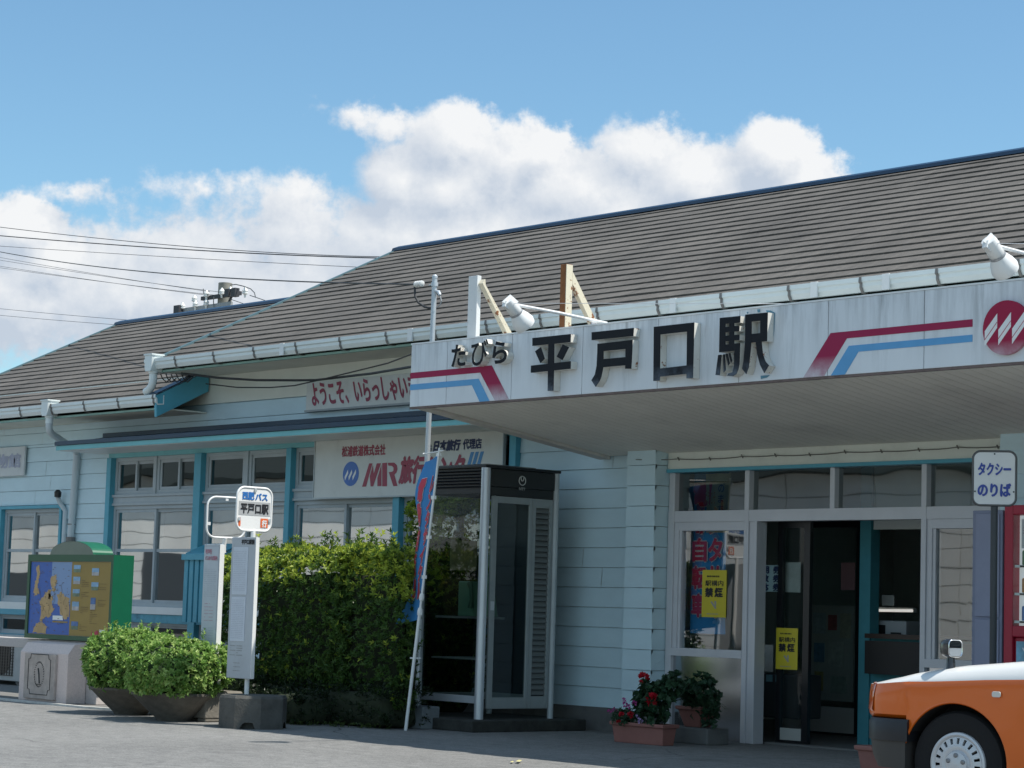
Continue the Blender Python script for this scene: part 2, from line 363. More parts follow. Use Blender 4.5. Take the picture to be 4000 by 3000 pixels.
# ================================================================== station building
ST = thing('station_building', 'long low white boarded railway station with grey slate roof and turquoise trim', 'station', (-16,14.5,0))
YW = 14.5; EXPO = .1815; Z0 = .213
# lapped boards: each course leans out a little at its foot
rj = random.Random(3)
def siding(mb, x0, x1, z0, z1, y=YW, t=.013):
    k = math.floor((z0-Z0)/EXPO+1e-6); z = z0
    while z < z1-1e-4:
        top = min(z1, Z0+(k+1)*EXPO); b = Z0+k*EXPO; f0 = y-t*(1-(z-b)/EXPO); f1 = y-t*(1-(top-b)/EXPO)
        js_ = [x0]; xx = x0+rj.uniform(.6,3.6)          # board ends butt together
        while xx < x1-.3: js_.append(xx); xx += 3.64
        js_.append(x1)
        for xa_, xb_ in zip(js_, js_[1:]):
            dv = rj.uniform(-.0012,.0012); e0 = xa_+(.0025 if xa_ > x0 else 0); e1 = xb_-(.0025 if xb_ < x1 else 0)
            mb.face([(e0,f0+dv,z),(e1,f0+dv*.4,z),(e1,f1,top-.004),(e0,f1,top-.004)])
        mb.face([(x0,y+.02,top-.004),(x1,y+.02,top-.004),(x1,f1,top-.004),(x0,f1,top-.004)][::-1])
        mb.face([(x0,f0,z),(x0,y+.02,z),(x1,y+.02,z),(x1,f0,z)])
        mb.face([(x0,y+.02,z),(x0,f0,z),(x0,f1,top-.004),(x0,y+.02,top-.004)]); mb.face([(x1,f0,z),(x1,y+.02,z),(x1,y+.02,top-.004),(x1,f1,top-.004)])
        z = top; k += 1
LX0, LX1 = -26.02, -24.45          # window of the left wing
BX0, BX1 = -23.43, -16.09          # window bay
EX0, EX1 = -14.08, -10.38          # entrance
w = MB()
siding(w, -31, LX0, Z0, 2.97); siding(w, LX1, BX0, Z0, 2.97); siding(w, LX0, LX1, 2.2, 2.97); siding(w, LX0, LX1, Z0, .56)
siding(w, -31, BX1, 2.97, 3.32); siding(w, BX0, BX1, 2.83, 2.97); siding(w, BX0, BX1, Z0, .56)
siding(w, BX1, -14.43, Z0, 3.32); siding(w, -10.0, -2.0, Z0, 3.32); siding(w, -14.43, -10.0, 2.56, 3.32)
obj('boarded_wall', w, WALL, ST)
fz = MB(); fz.box(-31,-2,14.47,14.53,3.30,3.64); obj('frieze', fz, mk('frieze_paint', (.76,.78,.70), .6, var=.06, vs=2), ST)
fd = MB(); fd.box(-31,BX1+.02,14.47,14.62,0,.21); fd.box(BX1+.02,-14.2,14.48,14.62,0,.21); fd.box(-10.3,-2,14.48,14.62,0,.21); obj('foundation', fd, CONCD, ST)
# inner leaf of the wall keeps daylight out
iw = MB()
for a in ((-31,LX0,0,3.6),(LX1,BX0,0,3.6),(BX1,-14.1,0,3.6),(-10.36,-2,0,3.6),(LX0,LX1,2.2,3.6),(LX0,LX1,0,.56),(BX0,BX1,2.8,3.6),(BX0,BX1,0,.56),(-14.1,-10.36,2.5,3.6)):
    iw.box(a[0],a[1],14.525,14.6,a[2],a[3])
DARKIN = mk('dim_interior', (.60,.63,.60), .85, var=.1, vs=1)
obj('inner_wall', iw, DARKIN, ST)
rm = MB()
rm.box(-31,-2,20.0,20.12,0,1.0); rm.box(-31,-2,20.0,20.12,2.05,3.7)
xs = [-31,-28,-26.6,-23,-21.6,-18.2,-17,-14.9,-14.3,-13.4,-12.9,-11.5,-11,-9.2,-8,-2]
for i in range(0, len(xs)-1, 2): rm.box(xs[i], xs[i+1], 20.0, 20.12, 1.0, 2.05)
rm.box(-31.1,-31,14.5,20.1,0,3.6); rm.box(-2,-1.9,14.5,20.1,0,3.6); rm.box(-16.05,-15.95,14.6,20,0,3.5); rm.box(-24.1,-24.0,14.6,20,0,3.5)
obj('room_wall', rm, DARKIN, ST); obj('back_pane', MB().face([(-31,20.05,1.0),(-2,20.05,1.0),(-2,20.05,2.05),(-31,20.05,2.05)]), GLASSD, ST)
obj('room_floor', bx(-31,-2,14.62,20,-.02,.015), mk('room_floor', (.16,.16,.155), .6), ST)
obj('added_sun_blocker', bx(-31,-2,20.0,25.5,2.75,2.85), mk('sun_blocker_grey', (.2,.2,.2), .8), ST); obj('room_ceiling', bx(-31,-2,14.6,20,2.85,2.9), mk('room_ceiling', (.65,.65,.62), .9), ST)  # unseen roof slab added behind the hall to block sun through the back openings

# ---- roofs
def slate():
    m = mk('roof_slate', (.13,.122,.115), .85); t = m.node_tree; b = t.nodes['Principled BSDF']; tcn = nd(t, 'ShaderNodeTexCoord')
    st = nd(t, 'ShaderNodeMapping', ins={0: tcn.outputs['Object'], 3: (1.1, 1.0, 1.0)})
    a = nd(t, 'ShaderNodeTexNoise', ins={'Vector': st.outputs[0], 'Scale': .7, 'Detail': 7., 'Roughness': .65})
    g = nd(t, 'ShaderNodeTexNoise', ins={'Vector': tcn.outputs['Object'], 'Scale': 22., 'Detail': 5., 'Roughness': .75})
    st2 = nd(t, 'ShaderNodeMapping', ins={0: tcn.outputs['Object'], 3: (7., .7, .7)})
    s = nd(t, 'ShaderNodeTexNoise', ins={'Vector': st2.outputs[0], 'Scale': 1.4, 'Detail': 5., 'Roughness': .6})
    f = mth(t, 'ADD', mth(t, 'MULTIPLY', a.outputs['Fac'], .55), mth(t, 'ADD', mth(t, 'MULTIPLY', g.outputs['Fac'], .45), mth(t, 'MULTIPLY', s.outputs['Fac'], .45)))
    r = nd(t, 'ShaderNodeMapRange', ins={0: f, 1: .48, 2: .96})
    c = nd(t, 'ShaderNodeMix', data_type='RGBA', ins={0: r.outputs[0], 6: (.042,.039,.035,1), 7: (.162,.147,.130,1)})
    t.links.new(c.outputs[2], b.inputs['Base Color'])
    bp = nd(t, 'ShaderNodeBump', ins={'Strength': .4, 'Distance': .01, 'Height': g.outputs['Fac']}); t.links.new(bp.outputs[0], b.inputs['Normal'])
    return m
SLATE = slate()
YE, YR = 13.85, 17.36; SLOPE = math.atan2(1.74, YR-YE)
def roof_mesh(x0, x1, ze, zr, rows=20, t=.0165):
    mb = MB(); sn = Vector((0,-sin(SLOPE),cos(SLOPE))); L = sqrt((YR-YE)**2+(zr-ze)**2); d = Vector((0,YR-YE,zr-ze))/L
    nx = int((x1-x0)/.35); o = Vector((0,YE,ze))
    for i in range(rows):
        s0, s1 = i*L/rows, (i+1)*L/rows; prev = None
        for k in range(nx+1):
            x = x0+(x1-x0)*k/nx
            j = .013*noise.noise((x*.55, i*3.1, 0))+.006*noise.noise((x*2.2, i*7.7, 5)); h = t*(1+.35*noise.noise((x*1.7, i*5.3, 9)))
            a = o+d*(s0+j)+Vector((x,0,0)); p0 = a; p1 = a+sn*h; p2 = o+d*(s1+.012)+Vector((x,0,0))+sn*.002
            if prev:
                q0, q1, q2 = prev
                mb.face([q0,p0,p1,q1]); mb.face([q1,p1,p2,q2])
            prev = (p0,p1,p2)
    # underside and far slope
    th = Vector((0,0,-.09)); E0, R0 = Vector((0,YE+.01,ze-.012)), Vector((0,YR,zr-.012)); B0 = Vector((0,2*YR-YE,ze-.012))
    for q in ((E0,R0),(R0,B0)):
        a, b = q; X0, X1 = Vector((x0,0,0)), Vector((x1,0,0))
        mb.face([a+X0+th,a+X1+th,b+X1+th,b+X0+th][::-1]); mb.face([a+X0,a+X1,b+X1,b+X0])
        for X in (X0,X1): mb.face([a+X,b+X,b+X+th,a+X+th])
    mb.face([E0+Vector((x0,0,0)),E0+Vector((x1,0,0)),E0+Vector((x1,0,-.09)),E0+Vector((x0,0,-.09))])
    return mb
MZE, MZR, WZE, WZR = 3.735, 5.475, 3.315, 5.03
mroof = obj('roof', roof_mesh(-21.6, -2, MZE, MZR), SLATE, ST, label='taller slate roof over the entrance half')
wroof = obj('roof', roof_mesh(-27.95, -21.42, WZE, WZR), SLATE, ST, label='lower slate roof over the left wing')
rc = MB()
def ridge(mb, x0, x1, z):
    mb.prism([(x0,YR-.12,z-.035),(x0,YR-.10,z+.006),(x0,YR,z+.045),(x0,YR+.10,z+.006),(x0,YR+.12,z-.035)], (x1-x0,0,0))
ridge(rc, -21.64, -2, MZR); obj('ridge_cap', rc, NAVY, mroof, bevel=.004)
rc = MB(); ridge(rc, -28.0, -21.5, WZR); obj('ridge_cap', rc, NAVY, wroof, bevel=.004)
VERGE = mk('verge_trim', (.10,.17,.19), .4, var=.08)
def verge(x, ze, zr):
    mb = MB(); sn = Vector((0,-sin(SLOPE),cos(SLOPE)))
    a, b = Vector((x,YE-.02,ze)), Vector((x,YR,zr)); c = Vector((x,2*YR-YE,ze))
    for p, q in ((a,b),(b,c)):
        mb.prism([p+Vector((-.02,0,.026)), q+Vector((-.02,0,.026)), q+Vector((-.02,0,-.10)), p+Vector((-.02,0,-.10))], (.045,0,0))
    return mb
obj('verge_board', verge(-21.61, MZE, MZR), VERGE, mroof); obj('verge_board', verge(-27.97, WZE, WZR), VERGE, wroof)
# broad turquoise board closing the end of the lower eave
vb = MB(); sl = Vector((0,cos(SLOPE),sin(SLOPE)))
a = Vector((-21.41,YE-.1,WZE-.05)); p = [a+Vector((0,0,.07)), a+sl*.78+Vector((0,0,.07)), a+sl*.78+Vector((0,0,-.17)), a+Vector((0,.02,-.17))]
vb.prism(p, (.045,0,0)); obj('end_board', vb, TURQ, wroof, bevel=.003)
tp = MB(); tp.prism([a+Vector((-.10,0,.085)), a+sl*.80+Vector((-.10,0,.085)), a+sl*.80+Vector((.06,0,.085)), a+Vector((.06,0,.085))], (0,0,.012)); obj('end_flashing', tp, NAVY, wroof)
# eave boards and soffits
eb = MB(); eb.box(-21.55,-2,13.86,13.9,MZE-.125,MZE-.02); obj('eave_soffit', bx(-21.55,-2,13.9,14.48,MZE-.12,MZE-.105), mk('soffit_cream', (.68,.68,.60), .7, var=.08, vs=2), mroof); obj('eave_board', eb, mk('eave_green', (.30,.50,.46), .6, var=.1), mroof)
eb = MB(); eb.box(-27.9,-21.43,13.86,13.9,WZE-.125,WZE-.02); obj('eave_soffit', bx(-27.9,-21.43,13.9,14.48,WZE-.12,WZE-.105), MATS['soffit_cream'], wroof); obj('eave_board', eb, MATS['eave_green'], wroof)
gw = MB(); gw.prism([(-21.2,14.5,3.3),(-21.2,17.36,5.35),(-21.2,20.1,3.7),(-21.2,20.1,3.0),(-21.2,14.5,3.0)], (.1,0,0)); gw.prism([(-27.5,14.5,3.2),(-27.5,17.36,4.9),(-27.5,20.1,3.3),(-27.5,20.1,0),(-27.5,14.5,0)], (.1,0,0)); gw.prism([(-2.3,14.5,3.5),(-2.3,17.36,5.35),(-2.3,20.1,3.7),(-2.3,20.1,0),(-2.3,14.5,0)], (.1,0,0))
obj('gable_wall', gw, WALL, ST)
# gutters: a lipped box section
def gutter(x0, x1, zt, parent):
    mb = MB(); yb = 13.855
    prof = [(yb,zt),(yb,zt-.105),(yb-.085,zt-.115),(yb-.108,zt-.075),(yb-.108,zt-.045),(yb-.122,zt-.035),(yb-.122,zt),(yb-.112,zt),(yb-.112,zt-.03),(yb-.09,zt-.04),(yb-.08,zt-.1),(yb-.01,zt-.095),(yb-.01,zt)]
    mb.prism([(x0,y,z) for y,z in prof], (x1-x0,0,0)); return obj('gutter', mb, GUT, parent)
def straps(xs, zt, g):
    for x in xs:
        mb = MB(); yb = 13.855; pr = [(yb-.122,zt+.006),(yb-.128,zt-.035),(yb-.112,zt-.046),(yb-.113,zt-.078),(yb-.088,zt-.121),(yb-.02,zt-.125),(yb+.06,zt-.118)]
        for (y0,z0),(y1,z1) in zip(pr, pr[1:]): mb.prism([(x-.012,y0,z0),(x-.012,y1,z1),(x-.012,y1-.004,z1-.005),(x-.012,y0-.004,z0-.005)], (.024,0,0))
        obj('gutter_strap', mb, STRAP, g)
g1 = gutter(-21.62, -2.1, 3.752, ST); straps([-21.0+.745*k for k in range(16)], 3.752, g1)
g2 = gutter(-27.9, -21.36, 3.345, ST); straps([-26.55+.735*k for k in range(8)], 3.345, g2)
for x in (-19.0,-16.9,-13.36,-11.79,-11.06): obj('joint_sleeve', bx(x-.035,x+.035,13.728,13.745,3.63,3.756), WHITE, g1, bevel=.002)
def rainhead(x, zt, g):
    mb = MB(); mb.prism([(x-.075,13.70,zt+.05),(x+.075,13.70,zt+.05),(x+.07,13.70,zt-.1),(x+.05,13.70,zt-.14),(x-.05,13.70,zt-.14),(x-.07,13.70,zt-.1)], (0,.15,0)); mb.box(x-.085,x+.085,13.69,13.86,zt+.04,zt+.056)
    mb.lathe([(.055,0),(.055,-.02),(.045,-.03),(.045,-.09)], (x,13.775,zt-.135)); return obj('rain_head', mb, GUT, g, smooth=35)
rainhead(-21.48, 3.75, g1); rainhead(-23.7, 3.345, g2)
e = MB(); e.tube([(-21.48,13.775,3.56),(-21.48,13.775,3.50),(-21.5,13.775,3.45),(-21.55,13.775,3.41),(-21.62,13.78,3.39)], .045, 12); obj('downpipe', e, GUT, ST, smooth=40)
e = MB(); e.tube([(-23.7,13.775,3.15),(-23.7,13.775,3.09),(-23.72,13.80,3.03),(-23.76,13.86,3.0),(-24.08,14.38,2.86),(-24.14,14.43,2.83),(-24.15,14.44,2.78),(-24.2,14.44,1.75)], .042, 12); dp = obj('downpipe', e, mk('pipe_grey', (.55,.61,.63), .45, var=.06, vs=3), ST, smooth=40)
e = MB(); e.lathe([(.055,0),(.055,.10)], (-24.2,14.44,1.70)); e.lathe([(.05,0),(.05,.012)], (-24.2,14.44,1.95)); obj('pipe_collar', e, STRAP, dp, smooth=40)
e = MB(); e.tube([(-24.2,14.44,1.7),(-24.22,14.44,.1)], .04, 12); obj('lower_pipe', e, MATS['pipe_grey'], dp, smooth=40)

# ---- awning over the window bay
aw = MB(); ax0, ax1 = -23.62, -15.3
aw.prism([(ax0,13.86,2.875),(ax0,14.49,3.005),(ax0,14.49,2.985),(ax0,13.86,2.855)], (ax1-ax0,0,0)); aw.box(ax0+.0,ax1,14.47,14.488,2.985,3.05)
AW = obj('awning', aw, NAVY, ST)
af = MB(); af.box(ax0-.015,ax1,13.845,13.862,2.80,2.852); af.box(ax0-.015,ax0,13.862,14.47,2.83,2.86); obj('awning_fascia', af, TEAL, AW)
ae_ = MB(); ae_.box(ax0-.02,ax1,13.825,13.86,2.856,2.905); obj('awning_edge', ae_, NAVY, AW, bevel=.004)
ab = MB(); ab.box(ax0+.02,ax1,13.864,14.47,2.795,2.81); obj('awning_soffit', ab, WHITE, AW)
wl = MB()
for i in range(60): wl.box(ax0+.1+i*.14,ax0+.115+i*.14,13.87,13.885,2.876,2.888)
obj('standing_seam', wl, NAVY, AW)

# ---- window bay
by = MB(); by.box(BX0-.01,BX1,14.46,14.56,2.742,2.83); obj('bay_beam', by, TEAL, ST)
for a, b in ((-23.435,-23.34),(-21.565,-21.43),(-19.805,-19.715),(-17.945,-17.84),(-16.185,-16.09)):
    obj('bay_post', bx(a,b,14.43,14.57,.55,2.742), TURQ, ST, bevel=.004)
def window(x0, x1, z0, z1, cols, mid=None, y=14.5, fw=.045, fmat=None, gm=None, dep=.06, name='window', cw=.035, stag=True, label=None):
    f = MB(); f.box(x0,x0+fw,y,y+dep,z0,z1); f.box(x1-fw,x1,y,y+dep,z0,z1); f.box(x0+fw,x1-fw,y,y+dep,z1-fw,z1); f.box(x0+fw,x1-fw,y,y+dep,z0,z0+fw)
    W_ = obj(name, f, fmat or FRAME, ST, bevel=.003, label=label)
    wd = (x1-x0-2*fw)/cols
    for c in range(cols):
        a = x0+fw+c*wd; b = a+wd; yy = y+.016+(.022*(c % 2) if stag else 0)
        s = MB(); hw = cw/2
        l = a if c == 0 else a-hw; r = b if c == cols-1 else b+hw
        s.box(l,l+cw,yy,yy+.02,z0+fw,z1-fw); s.box(r-cw,r,yy,yy+.02,z0+fw,z1-fw); s.box(l+cw,r-cw,yy,yy+.02,z0+fw,z0+fw+cw); s.box(l+cw,r-cw,yy,yy+.02,z1-fw-cw,z1-fw)
        if mid: s.box(l+cw,r-cw,yy,yy+.02,mid-.018,mid+.018)
        obj('sash', s, fmat or FRAME, W_)
        zs = [(z0+fw+cw*.5, mid), (mid, z1-fw-cw*.5)] if mid else [(z0+fw+cw*.5, z1-fw-cw*.5)]
        for za, zb in zs:
            g = MB(); tl = random.uniform(-.002,.002); tz = random.uniform(-.002,.002)
            g.face([(l+cw*.4,yy+.011+tl,za),(r-cw*.4,yy+.011-tl,za),(r-cw*.4,yy+.011-tl+tz,zb),(l+cw*.4,yy+.011+tl+tz,zb)]); obj('pane', g, gm or GLASS, W_)
    return W_
BAYS = [(-23.34,-21.565),(-21.43,-19.805),(-19.715,-17.945),(-17.84,-16.185)]
for i, (a, b) in enumerate(BAYS):
    window(a, b, .985, 2.17, 2, 1.64)
    m = (a+b)/2
    if i == 0:
        window(a, m-.02, 2.30, 2.742, 2, gm=GLASST, name='transom_window'); window(m+.02, b, 2.30, 2.742, 2, gm=GLASST, name='transom_window')
    else:
        window(a, m-.03, 2.30, 2.742, 1, gm=GLASST, name='transom_window'); window(m+.03, b, 2.30, 2.742, 1, gm=GLASST, name='transom_window')
    r = MB(); r.box(a,b,14.47,14.57,2.17,2.20); r.box(a,b,14.485,14.57,2.20,2.27); r.box(a,b,14.465,14.57,2.27,2.30); r.box(m-.02 if i == 0 else m-.03, m+.02 if i == 0 else m+.03, 14.485,14.57,2.30,2.742)
    obj('transom_rail', r, FRAME, ST, bevel=.002)
    obj('sill', bx(a,b,14.44,14.57,.90,.985), WHITE, ST, bevel=.003)
    obj('apron_board', bx(a,b,14.455,14.57,.80,.90), mk('peeling_turquoise', (.10,.33,.42), .6, var=.2, dirt=.8, dirtcol=(.03,.06,.09), ds=9), ST)
    window(a, b, .58, .80, 2, gm=GLASST, name='basement_window', fw=.03, cw=.025)
    obj('curtain', bx(a+.06,b-.06,14.64,14.655,1.0,2.15) if i in (1,2) else bx(a+.06,(a+b)/2,14.64,14.655,1.64,2.15), mk('pale_curtain', (.42,.41,.38), .8, var=.1, vs=3), ST)
obj('slot_panel', bx(-16.28,-16.19,14.50,14.56,.56,2.75), BLACK, ST)
# ---- left wing window
LW = window(-25.93, -24.5, .99, 2.16, 2, 1.64)
f = MB(); f.box(LX0,-25.93,14.44,14.56,.56,2.2); f.box(-24.5,LX1,14.44,14.56,.56,2.2); f.box(-25.93,-24.5,14.44,14.56,2.16,2.2); f.box(-25.93,-24.5,14.43,14.56,.83,.90); f.box(-25.93,-24.5,14.44,14.56,.55,.59)
obj('window_surround', f, TURQ, ST, bevel=.003); obj('sill', bx(-25.93,-24.5,14.435,14.57,.90,.99), WHITE, ST, bevel=.003)
window(-25.93, -24.5, .59, .83, 2, gm=GLASST, name='basement_window', fw=.03, cw=.025)
e = MB(); p0 = onY(ZA(512,735),14.42); e.tube([p0+Vector((0,-.02,.0)),p0+Vector((-.03,0,-.03)),p0+Vector((-.02,.03,-.10)),p0+Vector((.08,.05,-.20)),p0+Vector((.08,.05,-.62))], .03, 10); vp = obj('vent_pipe', e, MATS['pipe_grey'], ST, smooth=40)
obj('vent_cap', MB().lathe([(.0,0),(.042,.01),(.045,.07),(.02,.1)], p0+Vector((.0,-.02,-.04))), BLACK, vp, smooth=40)

# ---- entrance
pl = MB(); siding(pl, -14.43, -14.08, Z0, 2.53, 14.30, .012)
for k in range(13):
    b = Z0+k*EXPO; t_ = min(2.53, b+EXPO-.004)
    for X in (-14.43, -14.08): pl.face([(X,14.302,b),(X,14.5,b),(X,14.5,t_),(X,14.302+.0,t_)])
    pl.face([(-14.083,14.30-.012,b),(-14.07,14.30-.004,b),(-14.07,14.52,b),(-14.07,14.52,t_),(-14.083,14.30,t_)])
obj('boarded_pillar', pl, WALL, ST); obj('pillar_base', bx(-14.42,-14.09,14.31,14.5,0,.212), CONCD, ST)
pl = MB(); siding(pl, -10.38, -10.0, Z0, 2.53, 14.30, .012); pl.box(-10.375,-10.005,14.302,14.5,Z0,2.525); obj('boarded_pillar', pl, WALL, ST); obj('pillar_base', bx(-10.37,-10.01,14.31,14.5,0,.212), CONCD, ST)
obj('lintel', bx(-14.06,-10.385,14.44,14.6,2.355,2.56), mk('lintel_cream', (.74,.75,.67), .6, var=.06, vs=2, dirt=.2), ST)
obj('lintel_strip', bx(-14.06,-10.385,14.42,14.6,2.325,2.355), TURQ, ST)
ef = MB(); MX = [(-14.06,-13.99),(-13.152,-13.10),(-12.205,-12.155),(-11.255,-11.205),(-10.45,-10.385)]
ef.box(-13.99,-10.45,14.46,14.56,1.885,1.985)
for i, (a, b) in enumerate(MX):
    ef.box(a,b,14.455 if i in (1,3) else 14.46,14.562,1.985,2.325)
    if i != 2: ef.box(a,b,14.455,14.562,0,1.985 if i in (1,3) else 1.985)
EF = obj('entrance_frame', ef, mk('silver_frame', (.60,.60,.62), .4, metal=.1, var=.05, vs=3), ST, bevel=.003)
for (a, b) in zip([m[1] for m in MX], [m[0] for m in MX][1:]):
    g = MB(); g.face([(a,14.515,1.985),(b,14.515,1.985),(b,14.517,2.325),(a,14.517,2.325)]); obj('pane', g, GLASST, EF)
SS = mk('stainless_panel', (.46,.48,.51), .13, metal=1., var=.05, vs=2)
def sidelight(x0, x1):
    f = MB(); f.box(x0,x1,14.45,14.55,.712,.782); f.box(x0,x0+.05,14.47,14.55,.782,1.885); f.box(x0+.05,x1,14.47,14.55,1.81,1.885); f.box(x0+.05,x0+.08,14.48,14.55,.782,1.81)
    s = obj('sidelight', f, MATS['silver_frame'], ST, bevel=.002)
    obj('kick_panel', bx(x0,x1,14.49,14.53,.0,.712), SS, s)
    g = MB(); g.face([(x0+.08,14.505,.782),(x1,14.508,.782),(x1,14.507,1.81),(x0+.08,14.505,1.81)]); obj('pane', g, GLASSS, s)
sidelight(-13.99,-13.152); sidelight(-11.205,-10.45)
j = MB(); j.box(-13.10,-13.03,14.47,14.57,0,1.885); j.box(-13.025,-12.99,14.44,14.57,0,1.885); obj('door_jamb', j, MATS['silver_frame'], EF, bevel=.003)
def sliding_door(x0, x1, y, z0, z1, kick, fm, label):
    f = MB(); s = .045
    f.box(x0,x0+s,y,y+.04,z0,z1); f.box(x1-s*1.5,x1,y,y+.04,z0,z1); f.box(x0+s,x1-s*1.5,y,y+.04,z1-.06,z1); f.box(x0+s,x1-s*1.5,y,y+.04,z0,z0+.02)
    d = obj('sliding_door', f, fm, ST, label=label)
    obj('kick_panel', bx(x0+s,x1-s*1.5,y+.01,y+.03,z0+.02,kick), mk('pale_kick', (.40,.40,.37), .6), d)
    obj('pane', MB().face([(x0+s,y+.02,kick),(x1-s*1.5,y+.02,kick),(x1-s*1.5,y+.02,z1-.06),(x0+s,y+.02,z1-.06)]), GLASSC, d)
    return d
sliding_door(-12.97,-12.615,14.70,.02,1.90,.14,BLACK,'black framed glass door beside the left jamb')
sliding_door(-14.30,-13.28,16.2,.02,1.98,.27,BLACK,'black framed glass door deeper inside the hall')
# hall interior seen through the doorway
hp = MB(); hp.box(-12.43,-10.2,15.3,15.36,0,.92); hp.box(-12.55,-12.431,15.28,15.40,0,2.85); obj('ticket_counter_front', hp, mk('dim_turquoise', (.06,.27,.32), .6, var=.1), ST); obj('counter_apron', bx(-12.40,-10.6,15.18,15.28,.62,.90), mk('dark_apron', (.02,.017,.016), .5), ST)
obj('counter_top', bx(-12.42,-10.2,15.2,15.6,.921,.96), mk('dark_wood', (.04,.022,.015), .4), ST)
oo = MB(); oo.box(-12.42,-10.2,15.30,15.35,1.85,2.85); obj('office_header', oo, DARKIN, ST)

# ---- canopy
CX0, CX1, CY = -14.96, -2.62, 12.18
SOF = mk('soffit_boards', (.78,.755,.68), .7, var=.08, vs=1.2, dirt=.25, dirtcol=(.22,.21,.18), ds=2)
cp = MB()
cp.box(CX0+.02,CX1-.02,CY+.03,14.46,3.12,3.29)
CAN = obj('canopy', cp, mk('canopy_roof', (.45,.47,.46), .6, var=.1), ST)
# soffit planks sloping down towards the wall, grooves between planks
sf = MB(); zf, zb = 2.785, 2.50; npl = 110; x = CX0+.14; wdt = (CX1-CX0-.28)/npl
for k in range(npl):
    a = x+k*wdt+.004; b = x+(k+1)*wdt-.004
    sf.prism([(a,CY+.03,zf),(b,CY+.03,zf),(b,14.45,zb),(a,14.45,zb)], (0,0,.02))
obj('soffit', sf, SOF, CAN)
obj('soffit_backing', MB().prism([(CX0+.1,CY+.03,zf+.014),(CX1-.1,CY+.03,zf+.014),(CX1-.1,14.45,zb+.014),(CX0+.1,14.45,zb+.014)], (0,0,.03)), mk('groove_dark', (.10,.095,.085), .9), CAN)
for X in (CX0, CX1-.14):
    ed = MB(); ed.prism([(X,CY+.035,2.765),(X,14.46,2.47),(X,14.46,3.12),(X,CY+.035,3.28)], (.14,0,0)); obj('end_beam', ed, mk('end_beam_paint', (.60,.57,.52), .7, var=.1, dirt=.45, dirtcol=(.17,.15,.12), ds=4), CAN, bevel=.004)
def fascia_mat():
    m = mk('fascia_white', (.70,.73,.76), .35); t = m.node_tree; b = t.nodes['Principled BSDF']; tcn = nd(t, 'ShaderNodeTexCoord')
    st = nd(t, 'ShaderNodeMapping', ins={0: tcn.outputs['Object'], 3: (1.0, 1.0, .09)})
    a = nd(t, 'ShaderNodeTexNoise', ins={'Vector': st.outputs[0], 'Scale': 16., 'Detail': 7., 'Roughness': .7})
    a2 = nd(t, 'ShaderNodeTexNoise', ins={'Vector': tcn.outputs['Object'], 'Scale': 1.7, 'Detail': 6.})
    sx = nd(t, 'ShaderNodeSeparateXYZ', ins={0: tcn.outputs['Object']})
    # run-off stains: strongest under the top edge and along the panel joints, fading downwards
    jx = mth(t, 'ABSOLUTE', mth(t, 'SUBTRACT', mth(t, 'FRACT', mth(t, 'DIVIDE', mth(t, 'ADD', sx.outputs[0], 8.0), .8327)), .5))
    near = nd(t, 'ShaderNodeMapRange', ins={0: jx, 1: .40, 2: .5})
    top = nd(t, 'ShaderNodeMapRange', ins={0: sx.outputs[2], 1: 2.78, 2: 3.31})
    f = mth(t, 'MULTIPLY', mth(t, 'ADD', mth(t, 'MULTIPLY', near.outputs[0], .4), mth(t, 'MULTIPLY', top.outputs[0], .55)), nd(t, 'ShaderNodeMapRange', ins={0: a.outputs['Fac'], 1: .42, 2: .72}).outputs[0])
    f = mth(t, 'ADD', f, mth(t, 'MULTIPLY', nd(t, 'ShaderNodeMapRange', ins={0: a2.outputs['Fac'], 1: .45, 2: .8}).outputs[0], .22), clamp=True)
    c = nd(t, 'ShaderNodeMix', data_type='RGBA', ins={0: f, 6: (.70,.735,.76,1), 7: (.27,.29,.30,1)})
    t.links.new(c.outputs[2], b.inputs['Base Color']); return m
FASC = fascia_mat()
joints = [CX0,-14.479,-13.661,-12.827,-11.996,-11.163,-10.32,-9.476,-8.64,-7.8,-6.97,-6.14,-5.3,-4.47,-3.64,CX1]
for a, b in zip(joints, joints[1:]):
    obj('fascia_panel', bx(a+.003,b-.003,CY,CY+.03,2.77,3.305), FASC, CAN, bevel=.002)
obj('drip_edge', bx(CX0,CX1,CY+.004,CY+.034,2.752,2.769), mk('rusty_edge', (.16,.12,.11), .8, var=.3, vs=20), CAN)
jt = MB()
for q in joints[1:-1]: jt.box(q-.0028,q+.0028,CY+.006,CY+.02,2.775,3.30)
obj('panel_joint', jt, mk('joint_dirt', (.25,.25,.25), .9, var=.4, vs=30), CAN)
obj('coping', bx(CX0-.004,CX1+.004,CY-.004,CY+.06,3.306,3.318), WHITE, CAN)
def fade_mat(name, col, faded=(.62,.62,.66), z0=0.):
    m = mk(name, col, .4); t = m.node_tree; b = t.nodes['Principled BSDF']; tcn = nd(t, 'ShaderNodeTexCoord'); sx = nd(t, 'ShaderNodeSeparateXYZ', ins={0: tcn.outputs['Object']})
    a = nd(t, 'ShaderNodeTexNoise', ins={'Vector': tcn.outputs['Object'], 'Scale': 5., 'Detail': 6., 'Roughness': .7})
    lowz = nd(t, 'ShaderNodeMapRange', ins={0: sx.outputs[2], 1: 2.93-z0, 2: 2.765-z0, 3: -.12, 4: .95})
    f = mth(t, 'MULTIPLY', lowz.outputs[0], nd(t, 'ShaderNodeMapRange', ins={0: a.outputs['Fac'], 1: .2, 2: .6}).outputs[0], clamp=True)
    b.inputs['Roughness'].default_value = .65; b.inputs['Specular IOR Level'].default_value = .25
    c = nd(t, 'ShaderNodeMix', data_type='RGBA', ins={0: f, 6: (*col,1), 7: (*faded,1)}); t.links.new(c.outputs[2], b.inputs['Base Color']); return m
